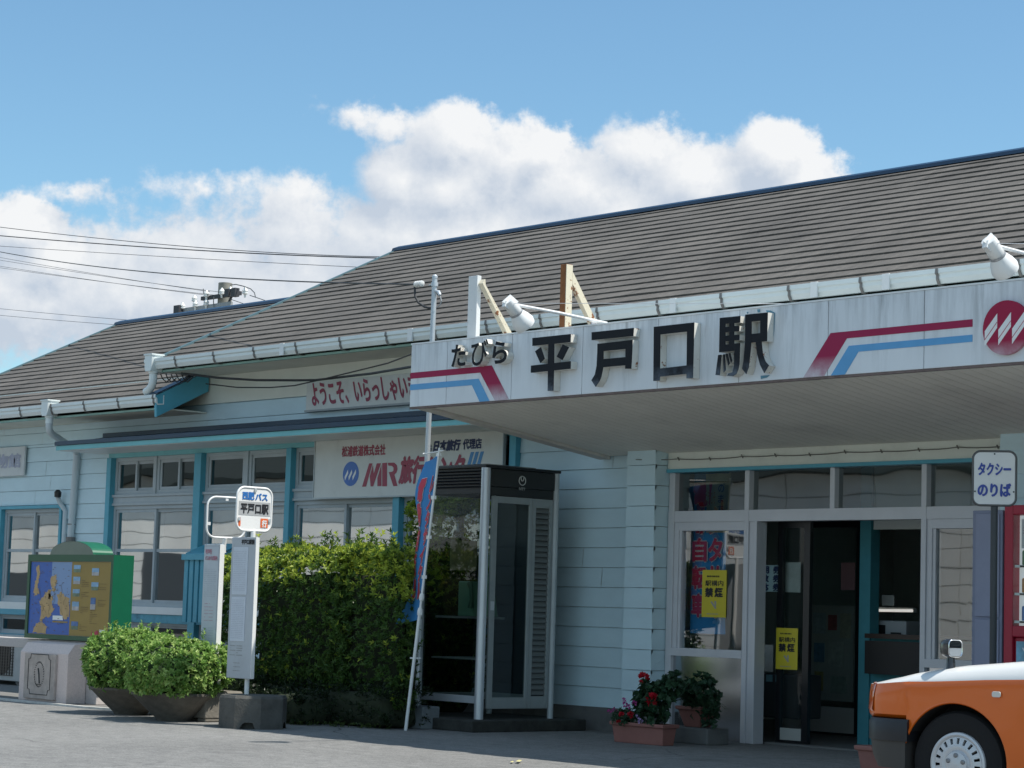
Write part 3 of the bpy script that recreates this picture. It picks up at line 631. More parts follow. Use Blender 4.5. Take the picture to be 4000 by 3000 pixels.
SRED = fade_mat('stripe_red', (.32,.022,.075)); SBLU = mk('stripe_blue', (.10,.33,.60), .4, var=.05)
def stripe(pts, mat, mirror=False):
    c = -8.79
    q = [((2*c-x) if mirror else x, CY-.003, z) for x, z in pts]; obj('painted_stripe', MB().prism(q, (0,.0028,0)), mat, CAN)
stripe([(CX0+.002,3.064),(-13.905,3.064),(-13.68,2.7705),(-13.853,2.7705),(-14.047,3.013),(CX0+.002,3.013)], SRED)
stripe([(CX0+.002,2.963),(-14.066,2.963),(-13.92,2.7705),(-14.043,2.7705),(-14.148,2.914),(CX0+.002,2.914)], SBLU)
for mir in (False, True):
    stripe([(-9.074,3.077),(-10.294,3.072),(-10.54,2.7705),(-10.349,2.7705),(-10.147,3.024),(-9.074,3.027)], SRED, mir)
    stripe([(-9.074,2.973),(-10.128,2.970),(-10.286,2.7705),(-10.16,2.7705),(-10.042,2.923),(-9.074,2.926)], SBLU, mir)
# string wire on hooks along the lintel
cw = MB(); pts = []
for k in range(13):
    x = -14.3+k*.38; pts.append((x,14.27 if x < -14.05 else 14.425,2.44+.006*sin(k*2.3)))
for a, b in zip(pts, pts[1:]):
    cw.tube(sag(a,b,.006,4), .004, 5); cw.tube([(b[0],b[1]-.01,b[2]+.015),(b[0],b[1]+.01,b[2]-.012)], .006, 5)
obj('lintel_wire', cw, mk('old_wire', (.16,.15,.13), .8), ST)
cb = MB()
q0 = onY(ZV(1385,1285),13.95); q1 = onY(ZS(800,1296),14.2); q2 = onY(ZS(1120,1275),14.2); q3 = onY(ZS(1790,1178),13.6)
cb.tube([q0,q0.lerp(q1,.33)-Vector((0,0,.025)),q0.lerp(q1,.66)-Vector((0,0,.025)),q1,q1.lerp(q2,.5)-Vector((0,0,.01)),q2,q2.lerp(q3,.5)-Vector((0,0,.01)),q3], .013, 7)
r0 = onY(ZS(10,1325),14.2); r1 = onY(ZS(560,1358),14.25); r2 = onY(ZS(1000,1290),14.2); r3 = onY(ZS(1390,1195),14.0); r4 = onY(ZS(1785,1070),13.6)
cb.tube([r0,r0.lerp(r1,.5)-Vector((0,0,.02)),r1,r1.lerp(r2,.5)-Vector((0,0,.02)),r2,r3,r3.lerp(r4,.5)-Vector((0,0,.015)),r4], .007, 6)
for k in range(5):
    a = onY(ZV(1225+k*40,1290),13.9+.03*k); cb.tube([a,a+Vector((.01,.02,-.05)),a+Vector((.05,.05,-.09)),a+Vector((.12,.06,-.05))], .007, 5)
obj('wall_cable', cb, CABLE, ST)

def multi(name, items, parent=None, **kw):      # one mesh, several printed colours
    mb = MB(); mats = []; mi = []
    for m, mat in items:
        i = len(mb.v); mb.v += m.v; mb.f += [tuple(i+k for k in f) for f in m.f]
        if mat not in mats: mats.append(mat)
        mi += [mats.index(mat)]*len(m.f)
    mb.mi = mi; return obj(name, mb, mats, parent, **kw)

# ================================================================== raised letters and emblem on the canopy
NS = thing('station_name_sign', 'raised black lettering たびら平戸口駅 along the white canopy fascia', 'sign', (-12.6,12.18,3.0))
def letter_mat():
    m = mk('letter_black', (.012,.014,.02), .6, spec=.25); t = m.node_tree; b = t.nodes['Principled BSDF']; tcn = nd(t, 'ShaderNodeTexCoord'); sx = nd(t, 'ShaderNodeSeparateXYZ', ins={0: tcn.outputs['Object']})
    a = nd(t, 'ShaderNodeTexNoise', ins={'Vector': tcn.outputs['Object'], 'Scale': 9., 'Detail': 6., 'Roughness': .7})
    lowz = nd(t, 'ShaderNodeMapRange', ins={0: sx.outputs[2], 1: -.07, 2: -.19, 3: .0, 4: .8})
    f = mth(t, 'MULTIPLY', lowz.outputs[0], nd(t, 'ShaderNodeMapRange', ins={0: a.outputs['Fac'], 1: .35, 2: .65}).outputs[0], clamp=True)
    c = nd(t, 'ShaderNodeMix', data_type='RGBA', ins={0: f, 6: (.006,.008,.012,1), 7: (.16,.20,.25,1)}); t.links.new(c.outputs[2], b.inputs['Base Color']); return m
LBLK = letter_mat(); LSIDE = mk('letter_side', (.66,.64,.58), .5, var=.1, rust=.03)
YF = 12.105
def raised(polys, zoom):
    fr = MB(); sd = MB()
    for p in polys:
        q = [onY(zoom(*a), YF) for a in p]; i = len(sd.v); n = len(q)
        fr.prism(q, (0,.006,0))
        sd.v += [(v.x, v.y+.006, v.z) for v in q]+[(v.x, 12.178, v.z) for v in q]
        for k in range(n): l = (k+1) % n; sd.f.append((i+k, i+l, i+n+l, i+n+k))
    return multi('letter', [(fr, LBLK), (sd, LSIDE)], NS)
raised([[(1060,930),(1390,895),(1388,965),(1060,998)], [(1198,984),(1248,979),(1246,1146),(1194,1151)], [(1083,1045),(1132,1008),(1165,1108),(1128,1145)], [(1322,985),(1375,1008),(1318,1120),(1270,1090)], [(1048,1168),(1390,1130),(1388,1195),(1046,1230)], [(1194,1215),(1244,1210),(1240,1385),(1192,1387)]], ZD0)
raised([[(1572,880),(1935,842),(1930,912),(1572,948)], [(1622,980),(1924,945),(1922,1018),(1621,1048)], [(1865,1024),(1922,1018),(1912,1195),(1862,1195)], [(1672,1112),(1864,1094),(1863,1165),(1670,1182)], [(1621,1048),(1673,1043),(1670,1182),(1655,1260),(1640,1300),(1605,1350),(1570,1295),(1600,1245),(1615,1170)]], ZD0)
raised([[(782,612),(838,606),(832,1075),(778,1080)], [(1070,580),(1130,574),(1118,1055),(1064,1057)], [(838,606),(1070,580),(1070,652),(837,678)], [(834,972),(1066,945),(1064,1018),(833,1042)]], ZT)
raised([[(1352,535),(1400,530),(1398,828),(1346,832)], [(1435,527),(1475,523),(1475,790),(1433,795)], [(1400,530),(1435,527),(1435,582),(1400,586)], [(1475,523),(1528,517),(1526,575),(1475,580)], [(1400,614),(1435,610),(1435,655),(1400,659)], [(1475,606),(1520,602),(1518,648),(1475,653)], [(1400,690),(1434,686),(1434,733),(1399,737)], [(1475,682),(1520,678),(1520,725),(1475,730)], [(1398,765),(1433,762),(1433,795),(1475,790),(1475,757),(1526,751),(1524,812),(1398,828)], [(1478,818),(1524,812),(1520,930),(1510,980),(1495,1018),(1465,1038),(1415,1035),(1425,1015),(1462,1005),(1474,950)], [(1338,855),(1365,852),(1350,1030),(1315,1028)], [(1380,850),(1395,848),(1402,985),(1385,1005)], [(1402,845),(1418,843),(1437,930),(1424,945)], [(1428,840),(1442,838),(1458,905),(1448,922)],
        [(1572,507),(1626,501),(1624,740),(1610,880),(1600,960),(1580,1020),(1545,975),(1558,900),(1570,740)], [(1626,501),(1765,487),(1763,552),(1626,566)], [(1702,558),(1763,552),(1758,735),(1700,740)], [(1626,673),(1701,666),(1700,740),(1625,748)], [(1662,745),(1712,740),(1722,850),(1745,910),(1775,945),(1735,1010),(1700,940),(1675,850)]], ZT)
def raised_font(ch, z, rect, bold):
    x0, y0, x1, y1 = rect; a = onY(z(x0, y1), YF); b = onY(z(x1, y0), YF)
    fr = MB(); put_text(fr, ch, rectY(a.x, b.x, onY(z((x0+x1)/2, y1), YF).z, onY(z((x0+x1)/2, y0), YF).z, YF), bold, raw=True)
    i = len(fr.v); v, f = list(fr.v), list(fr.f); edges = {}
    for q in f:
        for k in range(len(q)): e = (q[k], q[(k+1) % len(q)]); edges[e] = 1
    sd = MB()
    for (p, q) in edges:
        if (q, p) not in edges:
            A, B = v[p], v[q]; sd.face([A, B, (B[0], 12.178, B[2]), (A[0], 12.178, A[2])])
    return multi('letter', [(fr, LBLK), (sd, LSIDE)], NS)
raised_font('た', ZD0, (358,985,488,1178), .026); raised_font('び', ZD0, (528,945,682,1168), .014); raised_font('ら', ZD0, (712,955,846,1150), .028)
for poly in ([(1790,470),(1828,492),(1822,640),(1812,735),(1800,700),(1795,600)], [(1705,1035),(1785,1028),(1760,1050),(1708,1062)], [(1585,482),(1600,485),(1590,502)], [(1675,462),(1700,460),(1700,486),(1680,488)], [(1750,470),(1790,472),(1788,486),(1762,488)]):
    obj('old_paint_patch', MB().prism([onY(ZT(*a), 12.176) for a in poly], (0,.002,0)), mk('old_blue_paint', (.10,.24,.32), .8, var=.3, vs=20), NS)

EM = thing('railway_emblem', 'round red emblem with white zigzag bars on the canopy fascia', 'emblem', (-8.79,12.18,3.0))
em = MB(); em.lathe([(.18,0),(.18,.03)], (-8.79,12.15,2.997), (0,1,0), 48); obj('disc', em, fade_mat('emblem_red', (.33,.018,.06), z0=3.0), EM, smooth=40)
em = MB()
for k in range(3):
    x = -8.953+k*.1085; em.prism([(x,12.148,2.985),(x+.098,12.148,3.095),(x+.098,12.148,3.0),(x,12.148,2.885)], (0,.0025,0))
obj('zigzag_bar', em, WHITE, EM)
em = MB()
for k in range(3):
    x = -8.953+k*.1085; em.prism([(x,12.146,2.928),(x+.098,12.146,3.04),(x+.098,12.146,3.035),(x,12.146,2.923)], (0,.002,0))
obj('bar_line', em, RED, EM)

# ================================================================== canopy roof fittings
GALV_ = mk('strap_grey', (.35,.36,.37), .4, metal=.4)
def floodlight(head, X, label, guy=None):
    t = thing('floodlight', label, 'lamp', (X,12.3,3.318), group='floodlights on the canopy')
    h = Vector(head); b = Vector((X,12.36,3.345)); tip = h+Vector((0,-.075,.045))
    obj('arm', MB().tube([b, b.lerp(tip,.5)+Vector((0,0,.006)), tip], .013, 8).tube([b, b+Vector((0,0,-.028))], .02, 8), WHITE, t, smooth=40)
    obj('base_plate', bx(X-.16,X+.05,12.30,12.38,3.318,3.33).box(X-.14,X-.12,12.31,12.37,3.33,3.36), mk('base_plate_grey', (.5,.52,.54), .4, metal=.4, rust=.3), t, bevel=.002)
    ax = Vector((0,.74,-.67))
    obj('housing', MB().lathe([(.0,-.005),(.046,0),(.05,.02),(.05,.125),(.046,.13)], h-ax*.1, ax, 28), WHITE, t, smooth=40)
    obj('lamp_shade', MB().lathe([(.052,0),(.056,.012),(.078,.06),(.088,.10),(.082,.13),(.074,.125)], h+ax*.03, ax, 28, caps=False), WHITE, t, smooth=50)
    obj('strap', MB().lathe([(.0525,.118),(.0545,.122),(.0545,.134),(.0525,.138)], h-ax*.1, ax, 28, caps=False), GALV_, t, smooth=40); obj('lens', MB().lathe([(.0,.124),(.073,.124)], h+ax*.03, ax, 24, caps=False), mk('lamp_glass', (.55,.58,.6), .1), t)
    obj('end_fin', MB().prism([h-ax*.105+Vector((-.004,-.05,-.02)), h-ax*.105+Vector((-.004,.03,.045)), h-ax*.03+Vector((-.004,.06,.05)), h-ax*.03+Vector((-.004,.0,.0))], (.008,0,0)), WHITE, t)
    obj('bracket', MB().prism([tip+Vector((-.02,-.02,.02)),tip+Vector((-.02,.05,.0)),tip+Vector((-.02,.03,-.06)),tip+Vector((-.02,-.04,-.03))], (.04,0,0)), WHITE, t, bevel=.004)
    if guy: obj('guy_wire', MB().tube([tip, guy], .0022, 5), mk('bright_wire', (.7,.7,.7), .3, metal=.6), t)
hd = onX(ZD0(905,690), -12.745)
floodlight(hd, -12.745, 'white floodlight on an arm beside the rusty post above 平戸', onY(ZT(1950,412), 12.32))
hd2 = onY(ZU(1965,300), hd.y)
floodlight(hd2, hd2.x, 'white floodlight on an arm above the round red emblem', Vector((hd2.x+1.9,12.3,3.32)))
CREAM = mk('cream_rusty', (.66,.60,.46), .5, rust=.32); WRUST = mk('white_rusty', (.70,.71,.70), .45, rust=.03); RUST = mk('rust', (.26,.10,.035), .85, var=.35, vs=14, bump=.3)
t = thing('bracket_post', 'white steel post with a rust-spotted diagonal brace on the canopy', 'post', (-14.32,12.3,3.318))
obj('post', bx(-14.375,-14.262,12.30,12.345,3.318,3.862), WRUST, t, bevel=.003)
obj('brace', MB().prism([(-14.26,12.31,3.79),(-14.26,12.34,3.83),(-14.26,12.345,3.78),(-14.26,12.73,3.318),(-14.26,12.66,3.318)], (.055,0,0)), CREAM, t, bevel=.002)
t = thing('bracket_post', 'thick rust-brown post with a cream brace behind the 戸 letter', 'post', (-13.2,12.3,3.318))
obj('post', bx(-13.238,-13.174,12.30,12.372,3.318,3.856), RUST, t, bevel=.003)
obj('post_side', bx(-13.1735,-13.168,12.302,12.370,3.318,3.852), CREAM, t)
obj('brace', MB().prism([(-13.215,12.374,3.80),(-13.215,12.374,3.70),(-13.215,12.66,3.318),(-13.215,12.735,3.318)], (.045,0,0)), CREAM, t, bevel=.002)

# service mast with the incoming cable
MBASE, MTOP = onY(ZD2(60,1120), 12.93), onY(ZS(1988,415), 12.93)
t = thing('service_mast', 'slim grey cable mast standing in a concrete foot left of the phone booth', 'mast', (MBASE.x,12.93,0))
GALV = mk('galvanised', (.50,.54,.57), .4, metal=.35, var=.08, vs=6)
obj('pole', MB().tube([MBASE-Vector((0,0,.1)), MTOP], .0235, 14), GALV, t, smooth=40)
obj('pole_cap', MB().lathe([(.026,0),(.026,.02),(.012,.035)], MTOP), GALV, t, smooth=40)
obj('concrete_foot', bx(MBASE.x-.14,MBASE.x+.17,12.86,13.06,0,MBASE.z), mk('grey_foot', (.17,.19,.20), .85, var=.2), t, bevel=.01)
a = onY(ZS(1850,460), 12.93); b = MTOP-Vector((0,0,.055))
obj('clamp', MB().lathe([(.031,-.018),(.031,.018)], b).tube([b, b-Vector((.08,0,0))], .006, 6), GALV, t, smooth=40)
c = MB()
for k in range(4): c.lathe([(.012,0),(.028,.006),(.028,.02),(.012,.026)], a+Vector((-.05+.026*k,0,0)), (1,0,-.25), 14)
obj('insulator', c, mk('porcelain', (.75,.75,.72), .2, var=.2, vs=15), t, smooth=40)
p = [a+Vector((-.06,0,-.02)), onY(ZS(1815,510),12.93), onY(ZS(1818,570),12.93), onY(ZS(1845,625),12.93), onY(ZS(1895,660),12.93), onY(ZS(1950,672),12.93)]
obj('drop_cable', MB().tube(p, .010, 7), CABLE, t, smooth=60)
wq = [onY(ZS(1985,560),12.93), onY(ZS(1995,525),12.93), onY(ZS(2020,530),12.93), onY(ZS(2032,560),12.93)]
obj('weather_head', MB().tube(wq, .017, 8), GALV, t, smooth=50)
obj('loop_wire', MB().tube([wq[-1], onY(ZS(2045,610),12.93), onY(ZS(2030,650),12.93), onY(ZS(2000,668),12.93)], .005, 6), mk('grey_wire', (.3,.32,.33), .6), t)
AINS = a

# ================================================================== telephone booth
X1, X0_, Y0_, Y1_ = -15.16, -16.0, 13.25, 14.11
t = thing('telephone_booth', 'black roofed glass telephone booth with silver corner posts on a concrete slab', 'phone booth', (-15.58,13.68,0))
obj('slab', bx(-16.25,-14.93,12.98,14.35,0,.10), mk('mossy_slab', (.035,.036,.032), .95, var=.5, vs=9, bump=.4, bs=30, dirt=.5, dirtcol=(.08,.08,.07), ds=6), t, bevel=.01)
def post(x, y, r): return MB().lathe([(r,.10),(r,2.325)], (x,y,0), (0,0,1), 16)
obj('corner_post', post(X1,Y0_,.042), ALU, t, smooth=40)
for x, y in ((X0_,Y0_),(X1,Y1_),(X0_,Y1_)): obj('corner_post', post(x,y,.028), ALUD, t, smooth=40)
obj('roof', bx(X0_-.03,X1+.03,Y0_-.03,Y1_+.03,2.325,2.352).prism([(X0_,Y0_,2.352),(X1,Y0_,2.352),(X1-.1,Y0_+.1,2.37),(X0_+.1,Y0_+.1,2.37)],(0,.6,0)), BLACK, t, bevel=.006)
vb = MB(); vb.box(X0_+.03,X1-.045,Y0_+.012,Y0_+.03,2.10,2.322)
for k in range(6): vb.prism([(X0_+.03,Y0_-.006,2.15+k*.028),(X0_+.03,Y0_+.011,2.165+k*.028),(X0_+.03,Y0_+.011,2.15+k*.028)], (X1-X0_-.075,0,0))
obj('vent_band', vb, BLACK, t)
HB = mk('header_black', (.022,.022,.021), .28)
obj('header', bx(X1-.02,X1+.012,Y0_+.05,Y1_-.03,2.165,2.322).box(X1-.02,X1-.004,Y0_+.05,Y1_-.03,2.085,2.163), HB, t, bevel=.003)
obj('header', bx(X0_-.012,X0_+.02,Y0_+.05,Y1_-.03,2.10,2.322).box(X0_+.03,X1-.03,Y1_-.02,Y1_+.01,2.10,2.322), BLACK, t)
lg = MB(); q = onX(ZD1(975,615), X1+.014)
ring = [(q.x, q.y+.040*cos(2*pi*k/28), q.z+.040*sin(2*pi*k/28)) for k in range(28)]; lg.tube(ring, .0045, 6, closed=True)
lp = [(q.x, q.y-.018, q.z+.036),(q.x, q.y-.016, q.z+.012),(q.x, q.y-.006,q.z-.002),(q.x,q.y+.006,q.z-.002),(q.x,q.y+.016,q.z+.012),(q.x,q.y+.018,q.z+.036)]; lg.tube(lp, .0045, 6)
put_text(lg, 'NTT', rectX(q.y-.036, q.y+.036, q.z-.086, q.z-.062, q.x), .03)
obj('logo', lg, mk('logo_grey', (.55,.56,.53), .5), t)
obj('bottom_rail', bx(X0_+.02,X1-.04,Y0_-.01,Y0_+.03,.235,.30), ALU, t, bevel=.004)
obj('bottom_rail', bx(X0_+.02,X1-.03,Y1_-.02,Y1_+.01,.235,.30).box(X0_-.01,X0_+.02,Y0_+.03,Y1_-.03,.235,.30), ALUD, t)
g = MB(); g.face([(X0_+.02,Y0_+.01,.30),(X1-.04,Y0_+.01,.30),(X1-.04,Y0_+.01,2.10),(X0_+.02,Y0_+.01,2.10)]); obj('glass_pane', g, GLASSB, t)
g = MB(); g.face([(X0_,Y0_+.03,.30),(X0_,Y1_-.03,.30),(X0_,Y1_-.03,2.10),(X0_,Y0_+.03,2.10)]); obj('glass_pane', g, GLASSC, t)
obj('back_panel', bx(X0_+.03,X1-.03,Y1_-.012,Y1_-.002,.30,2.10), mk('booth_back', (.030,.040,.048), .35), t)
dr = MB(); ya, yb_, yc = 13.335, 13.82, 14.075
dr.box(X1-.02,X1+.006,ya,ya+.062,.19,2.08); dr.box(X1-.02,X1+.006,yb_-.035,yb_,.19,2.08); dr.box(X1-.02,X1+.006,ya+.062,yb_-.035,2.02,2.08); dr.box(X1-.02,X1+.006,ya+.062,yb_-.035,.19,.29)
BAL = mk('booth_aluminium', (.33,.36,.36), .45, metal=.2, var=.08)
DR = obj('door', dr, BAL, t, bevel=.004)
obj('pane', MB().face([(X1-.008,ya+.06,.29),(X1-.008,yb_-.035,.29),(X1-.008,yb_-.035,2.02),(X1-.008,ya+.06,2.02)]), GLASSB, DR)
obj('push_plate', bx(X1+.006,X1+.010,ya+.008,ya+.05,1.06,1.14), ALU, DR)
lv = MB(); lv.box(X1-.02,X1+.004,yb_+.004,yb_+.045,.19,2.08); lv.box(X1-.02,X1+.004,yc-.04,yc,.19,2.08); lv.box(X1-.02,X1+.004,yb_+.045,yc-.04,2.0,2.08); lv.box(X1-.02,X1+.004,yb_+.045,yc-.04,.19,.30)
LV = obj('louvre_panel', lv, BAL, t, bevel=.003)
sl_ = MB()
for k in range(34):
    z = .31+k*.0498; sl_.prism([(X1-.016,yb_+.045,z+.046),(X1-.016,yb_+.045,z+.040),(X1+.002,yb_+.045,z),(X1+.002,yb_+.045,z+.012)], (0,yc-.04-yb_-.045,0))
obj('louvre_slat', sl_, mk('louvre_grey', (.17,.18,.175), .45, metal=.3), LV)
obj('back_sheet', bx(X1-.024,X1-.0205,yb_+.045,yc-.04,.30,2.0), BLACK, LV)
rl = MB(); rl.box(X0_+.06,X0_+.30,Y0_+.12,Y1_-.1,.98,1.0); rl.tube([(X0_+.05,Y0_+.1,.62),(X1-.1,Y0_+.1,.62)], .008, 6); rl.tube([(X0_+.05,Y1_-.1,.62),(X0_+.05,Y0_+.1,.62)], .008, 6)
obj('shelf', rl, ALUD, t)
ph = MB(); ph.prism([(X0_+.10,Y0_+.35,1.0),(X0_+.33,Y0_+.35,1.0),(X0_+.25,Y0_+.35,1.32),(X0_+.10,Y0_+.35,1.32)], (0,.30,0))
PH = obj('telephone', ph, mk('phone_green', (.22,.42,.28), .4), t, bevel=.01)
obj('handset', MB().tube([(X0_+.34,Y0_+.30,1.08),(X0_+.36,Y0_+.29,1.15),(X0_+.35,Y0_+.29,1.25),(X0_+.32,Y0_+.30,1.30)], [.03,.018,.018,.03], 10), mk('phone_green2', (.10,.20,.13), .4), PH, smooth=50)
pp = MB(); pp.box(X0_+.03,X0_+.035,Y0_+.30,Y0_+.62,1.42,1.70); obj('notice', pp, mk('notice_paper', (.5,.45,.25), .8, var=.3, vs=9), t)
pp = MB(); pp.box(X0_+.60,X0_+.72,Y1_-.015,Y1_-.012,.85,1.08); obj('notice', pp, mk('notice_paper2', (.55,.53,.40), .8, var=.3, vs=12), t)

# ================================================================== foliage
def shade(c, k): return (c[0]*k, c[1]*k, c[2]*k)
def hedge_points(x0, x1, y0, y1, z0, z1, n, r=.18, top_only=False):
    out = []; cx, cy, cz = (x0+x1)/2, (y0+y1)/2, (z0+z1)/2; hx, hy, hz = (x1-x0)/2, (y1-y0)/2, (z1-z0)/2
    A = [(hy*hz,0),(hy*hz,1),(hx*hz,2),(hx*hy*1.4,4)]; tot = sum(a for a, _ in A)
    while len(out) < n:
        q = random.random()*tot; k = 0
        for a, s_ in A:
            if q < a: k = s_; break
            q -= a
        u, v = random.uniform(-1,1), random.uniform(-1,1)
        if k == 0: p = Vector((hx,u*hy,v*hz))
        elif k == 1: p = Vector((-hx,u*hy,v*hz))
        elif k == 2: p = Vector((u*hx,-hy,v*hz))
        else: p = Vector((u*hx,v*hy,hz))
        # round the box
        c = Vector((max(-hx+r,min(hx-r,p.x)), max(-hy+r,min(hy-r,p.y)), max(-hz+r,min(hz-r,p.z)))); d = p-c
        n_ = d.normalized() if d.length > 1e-5 else Vector((0,-1,0)); p = c+n_*r
        p += Vector((cx,cy,cz)); b = noise.noise(p*2.2)*.07+noise.noise(p*6)*.035
        out.append((p+n_*b-n_*abs(random.gauss(0,.05)), n_))
    return out
def whorl(mb, p, n, L, wd, k, cols, spread=.75):
    ax = (n+Vector((0,0,.55))+Vector((random.uniform(-.6,.6),random.uniform(-.6,.6),random.uniform(-.4,.6)))).normalized(); u = ax.orthogonal().normalized(); v = ax.cross(u); a0 = random.random()*6.28
    base = random.choice(cols)
    for j in range(k):
        a = a0+j*2.4; s_ = random.uniform(.4,1.)*spread; d = (u*cos(a)+v*sin(a))*s_+ax*random.uniform(.35,.8)
        mb.leaf(p+ax*random.uniform(-.02,.02), d, ax, L*random.uniform(.7,1.15), wd*random.uniform(.8,1.15), shade(base, random.uniform(.75,1.25)))
def lumpy(mb, x0, x1, y0, y1, z0, z1, r=.16, n=14):
    cx, cy, cz = (x0+x1)/2, (y0+y1)/2, (z0+z1)/2; hx, hy, hz = (x1-x0)/2, (y1-y0)/2, (z1-z0)/2
    def fn(u, v):
        th = u*2*pi; ph_ = (v-.5)*pi*.998; d = Vector((cos(th)*cos(ph_), sin(th)*cos(ph_), sin(ph_)))
        s_ = 1/max(abs(d.x)/1, abs(d.y)/1, abs(d.z)/1); p = Vector((d.x*s_*hx, d.y*s_*hy, d.z*s_*hz))
        c = Vector((max(-hx+r,min(hx-r,p.x)), max(-hy+r,min(hy-r,p.y)), max(-hz+r,min(hz-r,p.z)))); q = p-c
        p = c+(q.normalized()*r if q.length > 1e-6 else q); p += Vector((cx,cy,cz)); return p+d*noise.noise(p*3)*.06
    mb.grid(fn, n*4, n*2)
GREENS = [(.075,.145,.035),(.095,.175,.04),(.06,.12,.03),(.12,.20,.05)]
YOUNG = [(.42,.50,.07),(.50,.57,.09),(.34,.43,.06),(.22,.31,.05)]
TWIG = mk('dark_twig', (.028,.036,.017), .95, var=.4, vs=20)
t = thing('hedge', 'tall clipped evergreen hedge with yellow-green new tips below the agency sign', 'hedge', (-17.1,13.0,0))
core = MB(); lumpy(core, -18.30, -16.35, 12.90, 13.45, .15, 1.35, .42); lumpy(core, -16.7, -15.66, 12.70, 12.80, .15, 1.34, .04, 8); lumpy(core, -16.95, -16.3, 13.85, 14.25, .05, 1.75, .15, 8); obj('twigs', core, TWIG, t, smooth=60)
fo = MB()
for p, n in hedge_points(-18.75, -16.15, 12.54, 13.65, .12, 1.60, 6800, .50)+hedge_points(-16.5, -15.46, 12.56, 12.84, .12, 1.58, 1500, .1)+hedge_points(-17.0, -16.2, 13.75, 14.36, .1, 2.12, 1800, .2):
    hi = p.z > 1.12+.40*noise.noise(p*1.3) or random.random() < .07
    whorl(fo, p, n, .050, .0185, random.randint(5,8), YOUNG if hi and random.random() < .72 else GREENS)
for k in range(42):        # long shoots standing out of the clipped top
    x = random.uniform(-18.45,-15.6); y = random.uniform(12.78,13.3) if x < -16.3 else 12.74; h = random.uniform(.05,.17)
    p = Vector((x,y,1.56)); fo.leaf(p-Vector((0,0,.03)), Vector((random.uniform(-.2,.2),0,1)), Vector((0,-1,0)), h, .006, (.06,.07,.03))
    for j in range(2): whorl(fo, p+Vector((0,0,h*(.5+.5*j))), Vector((0,-.2,1)), .055, .02, 6, YOUNG if random.random() < .5 else GREENS)
obj('foliage', fo, LEAF, t)
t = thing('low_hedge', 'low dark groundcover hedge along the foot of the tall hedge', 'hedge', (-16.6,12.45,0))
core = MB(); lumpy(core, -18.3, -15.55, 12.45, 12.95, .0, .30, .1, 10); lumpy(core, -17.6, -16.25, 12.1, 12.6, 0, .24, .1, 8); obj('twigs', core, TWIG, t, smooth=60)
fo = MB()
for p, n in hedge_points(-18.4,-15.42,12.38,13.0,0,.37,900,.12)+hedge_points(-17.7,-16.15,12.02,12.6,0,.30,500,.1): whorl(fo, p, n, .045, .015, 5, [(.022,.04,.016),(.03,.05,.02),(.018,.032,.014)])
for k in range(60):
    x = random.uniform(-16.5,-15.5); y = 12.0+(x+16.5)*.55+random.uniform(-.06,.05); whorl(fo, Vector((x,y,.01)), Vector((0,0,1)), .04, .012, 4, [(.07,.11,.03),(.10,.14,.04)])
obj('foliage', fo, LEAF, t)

def view_dir(p): d = Vector(p)-EYE; d.z = 0; return d.normalized()
def planter(px, py, rimr, bush_px, bush_r, zc, zr, plabel, blabel, n, zshift):
    g0 = onZ(ZB(px, py), 0); c = g0+view_dir(g0)*.17
    mb = MB(); mb.lathe([(.15,0),(.16,.02),(.27,.12),(rimr-.03,.205),(rimr,.23),(rimr,.25),(rimr-.05,.252),(rimr-.06,.225),(.05,.22)], c, (0,0,1), 40, caps=True)
    obj('planter', mb, mk('planter_concrete', (.125,.112,.092), .9, var=.35, vs=6, bump=.5, bs=40, dirt=.6, dirtcol=(.035,.033,.028), ds=4), None, smooth=35, label=plabel, cat='planter', group='round concrete planters', loc=c)
    d = view_dir(c); rt = Vector((d.y,-d.x,0)); b = c+rt*bush_px; b.z = 0
    t = thing('bush', blabel, 'bush', (b.x,b.y,.22), group='bushes in the round planters')
    core = MB()
    def fn(u, v):
        th = u*2*pi; ph_ = (v-.5)*pi*.998; q = Vector((cos(th)*cos(ph_)*bush_r*.86, sin(th)*cos(ph_)*bush_r*.86, sin(ph_)*zr*.86)); p = b+Vector((0,0,zc))+q; return p*1.0+q.normalized()*noise.noise(p*4)*.05
    core.grid(fn, 28, 16); obj('stems', core, mk('bush_core', (.03,.055,.02), .9, var=.3, vs=30), t, smooth=60)
    fo = MB(); cols = [(.23,.385,.09),(.30,.46,.12),(.15,.28,.06),(.42,.55,.18)]
    for k in range(n):
        z = random.uniform(-.75,1); th = random.uniform(0,2*pi); r_ = sqrt(max(0,1-z*z)); nn = Vector((cos(th)*r_, sin(th)*r_, z))
        p = b+Vector((0,0,zc))+Vector((nn.x*bush_r, nn.y*bush_r, nn.z*zr)); p += nn*(noise.noise(p*3.3)*.12+noise.noise(p*8)*.05-abs(random.gauss(0,.025)))
        if p.z < .235: continue
        whorl(fo, p, nn, .043, .024, random.randint(4,7), cols, .9)
    for k in range(46):        # stray sprigs
        th = random.uniform(0,2*pi); z = random.uniform(.1,.95); r_ = sqrt(1-z*z); nn = Vector((cos(th)*r_, sin(th)*r_, z)); p = b+Vector((0,0,zc))+Vector((nn.x*bush_r, nn.y*bush_r, nn.z*zr))
        for j in range(3): whorl(fo, p+(nn*.6+Vector((0,0,.5)))*(.03+.035*j), nn, .036, .02, 4, cols, .8)
    obj('foliage', fo, LEAFB, t)
planter(1128,1203,.385,.0,.47,.445,.30,'round flared concrete planter beside the stone pedestal','rounded light green bush spilling over the left planter',2300,0)
planter(1500,1258,.385,.0,.46,.43,.285,'round flared concrete planter touching the square concrete block','rounded light green bush in the right planter behind the bus timetable',2000,0)

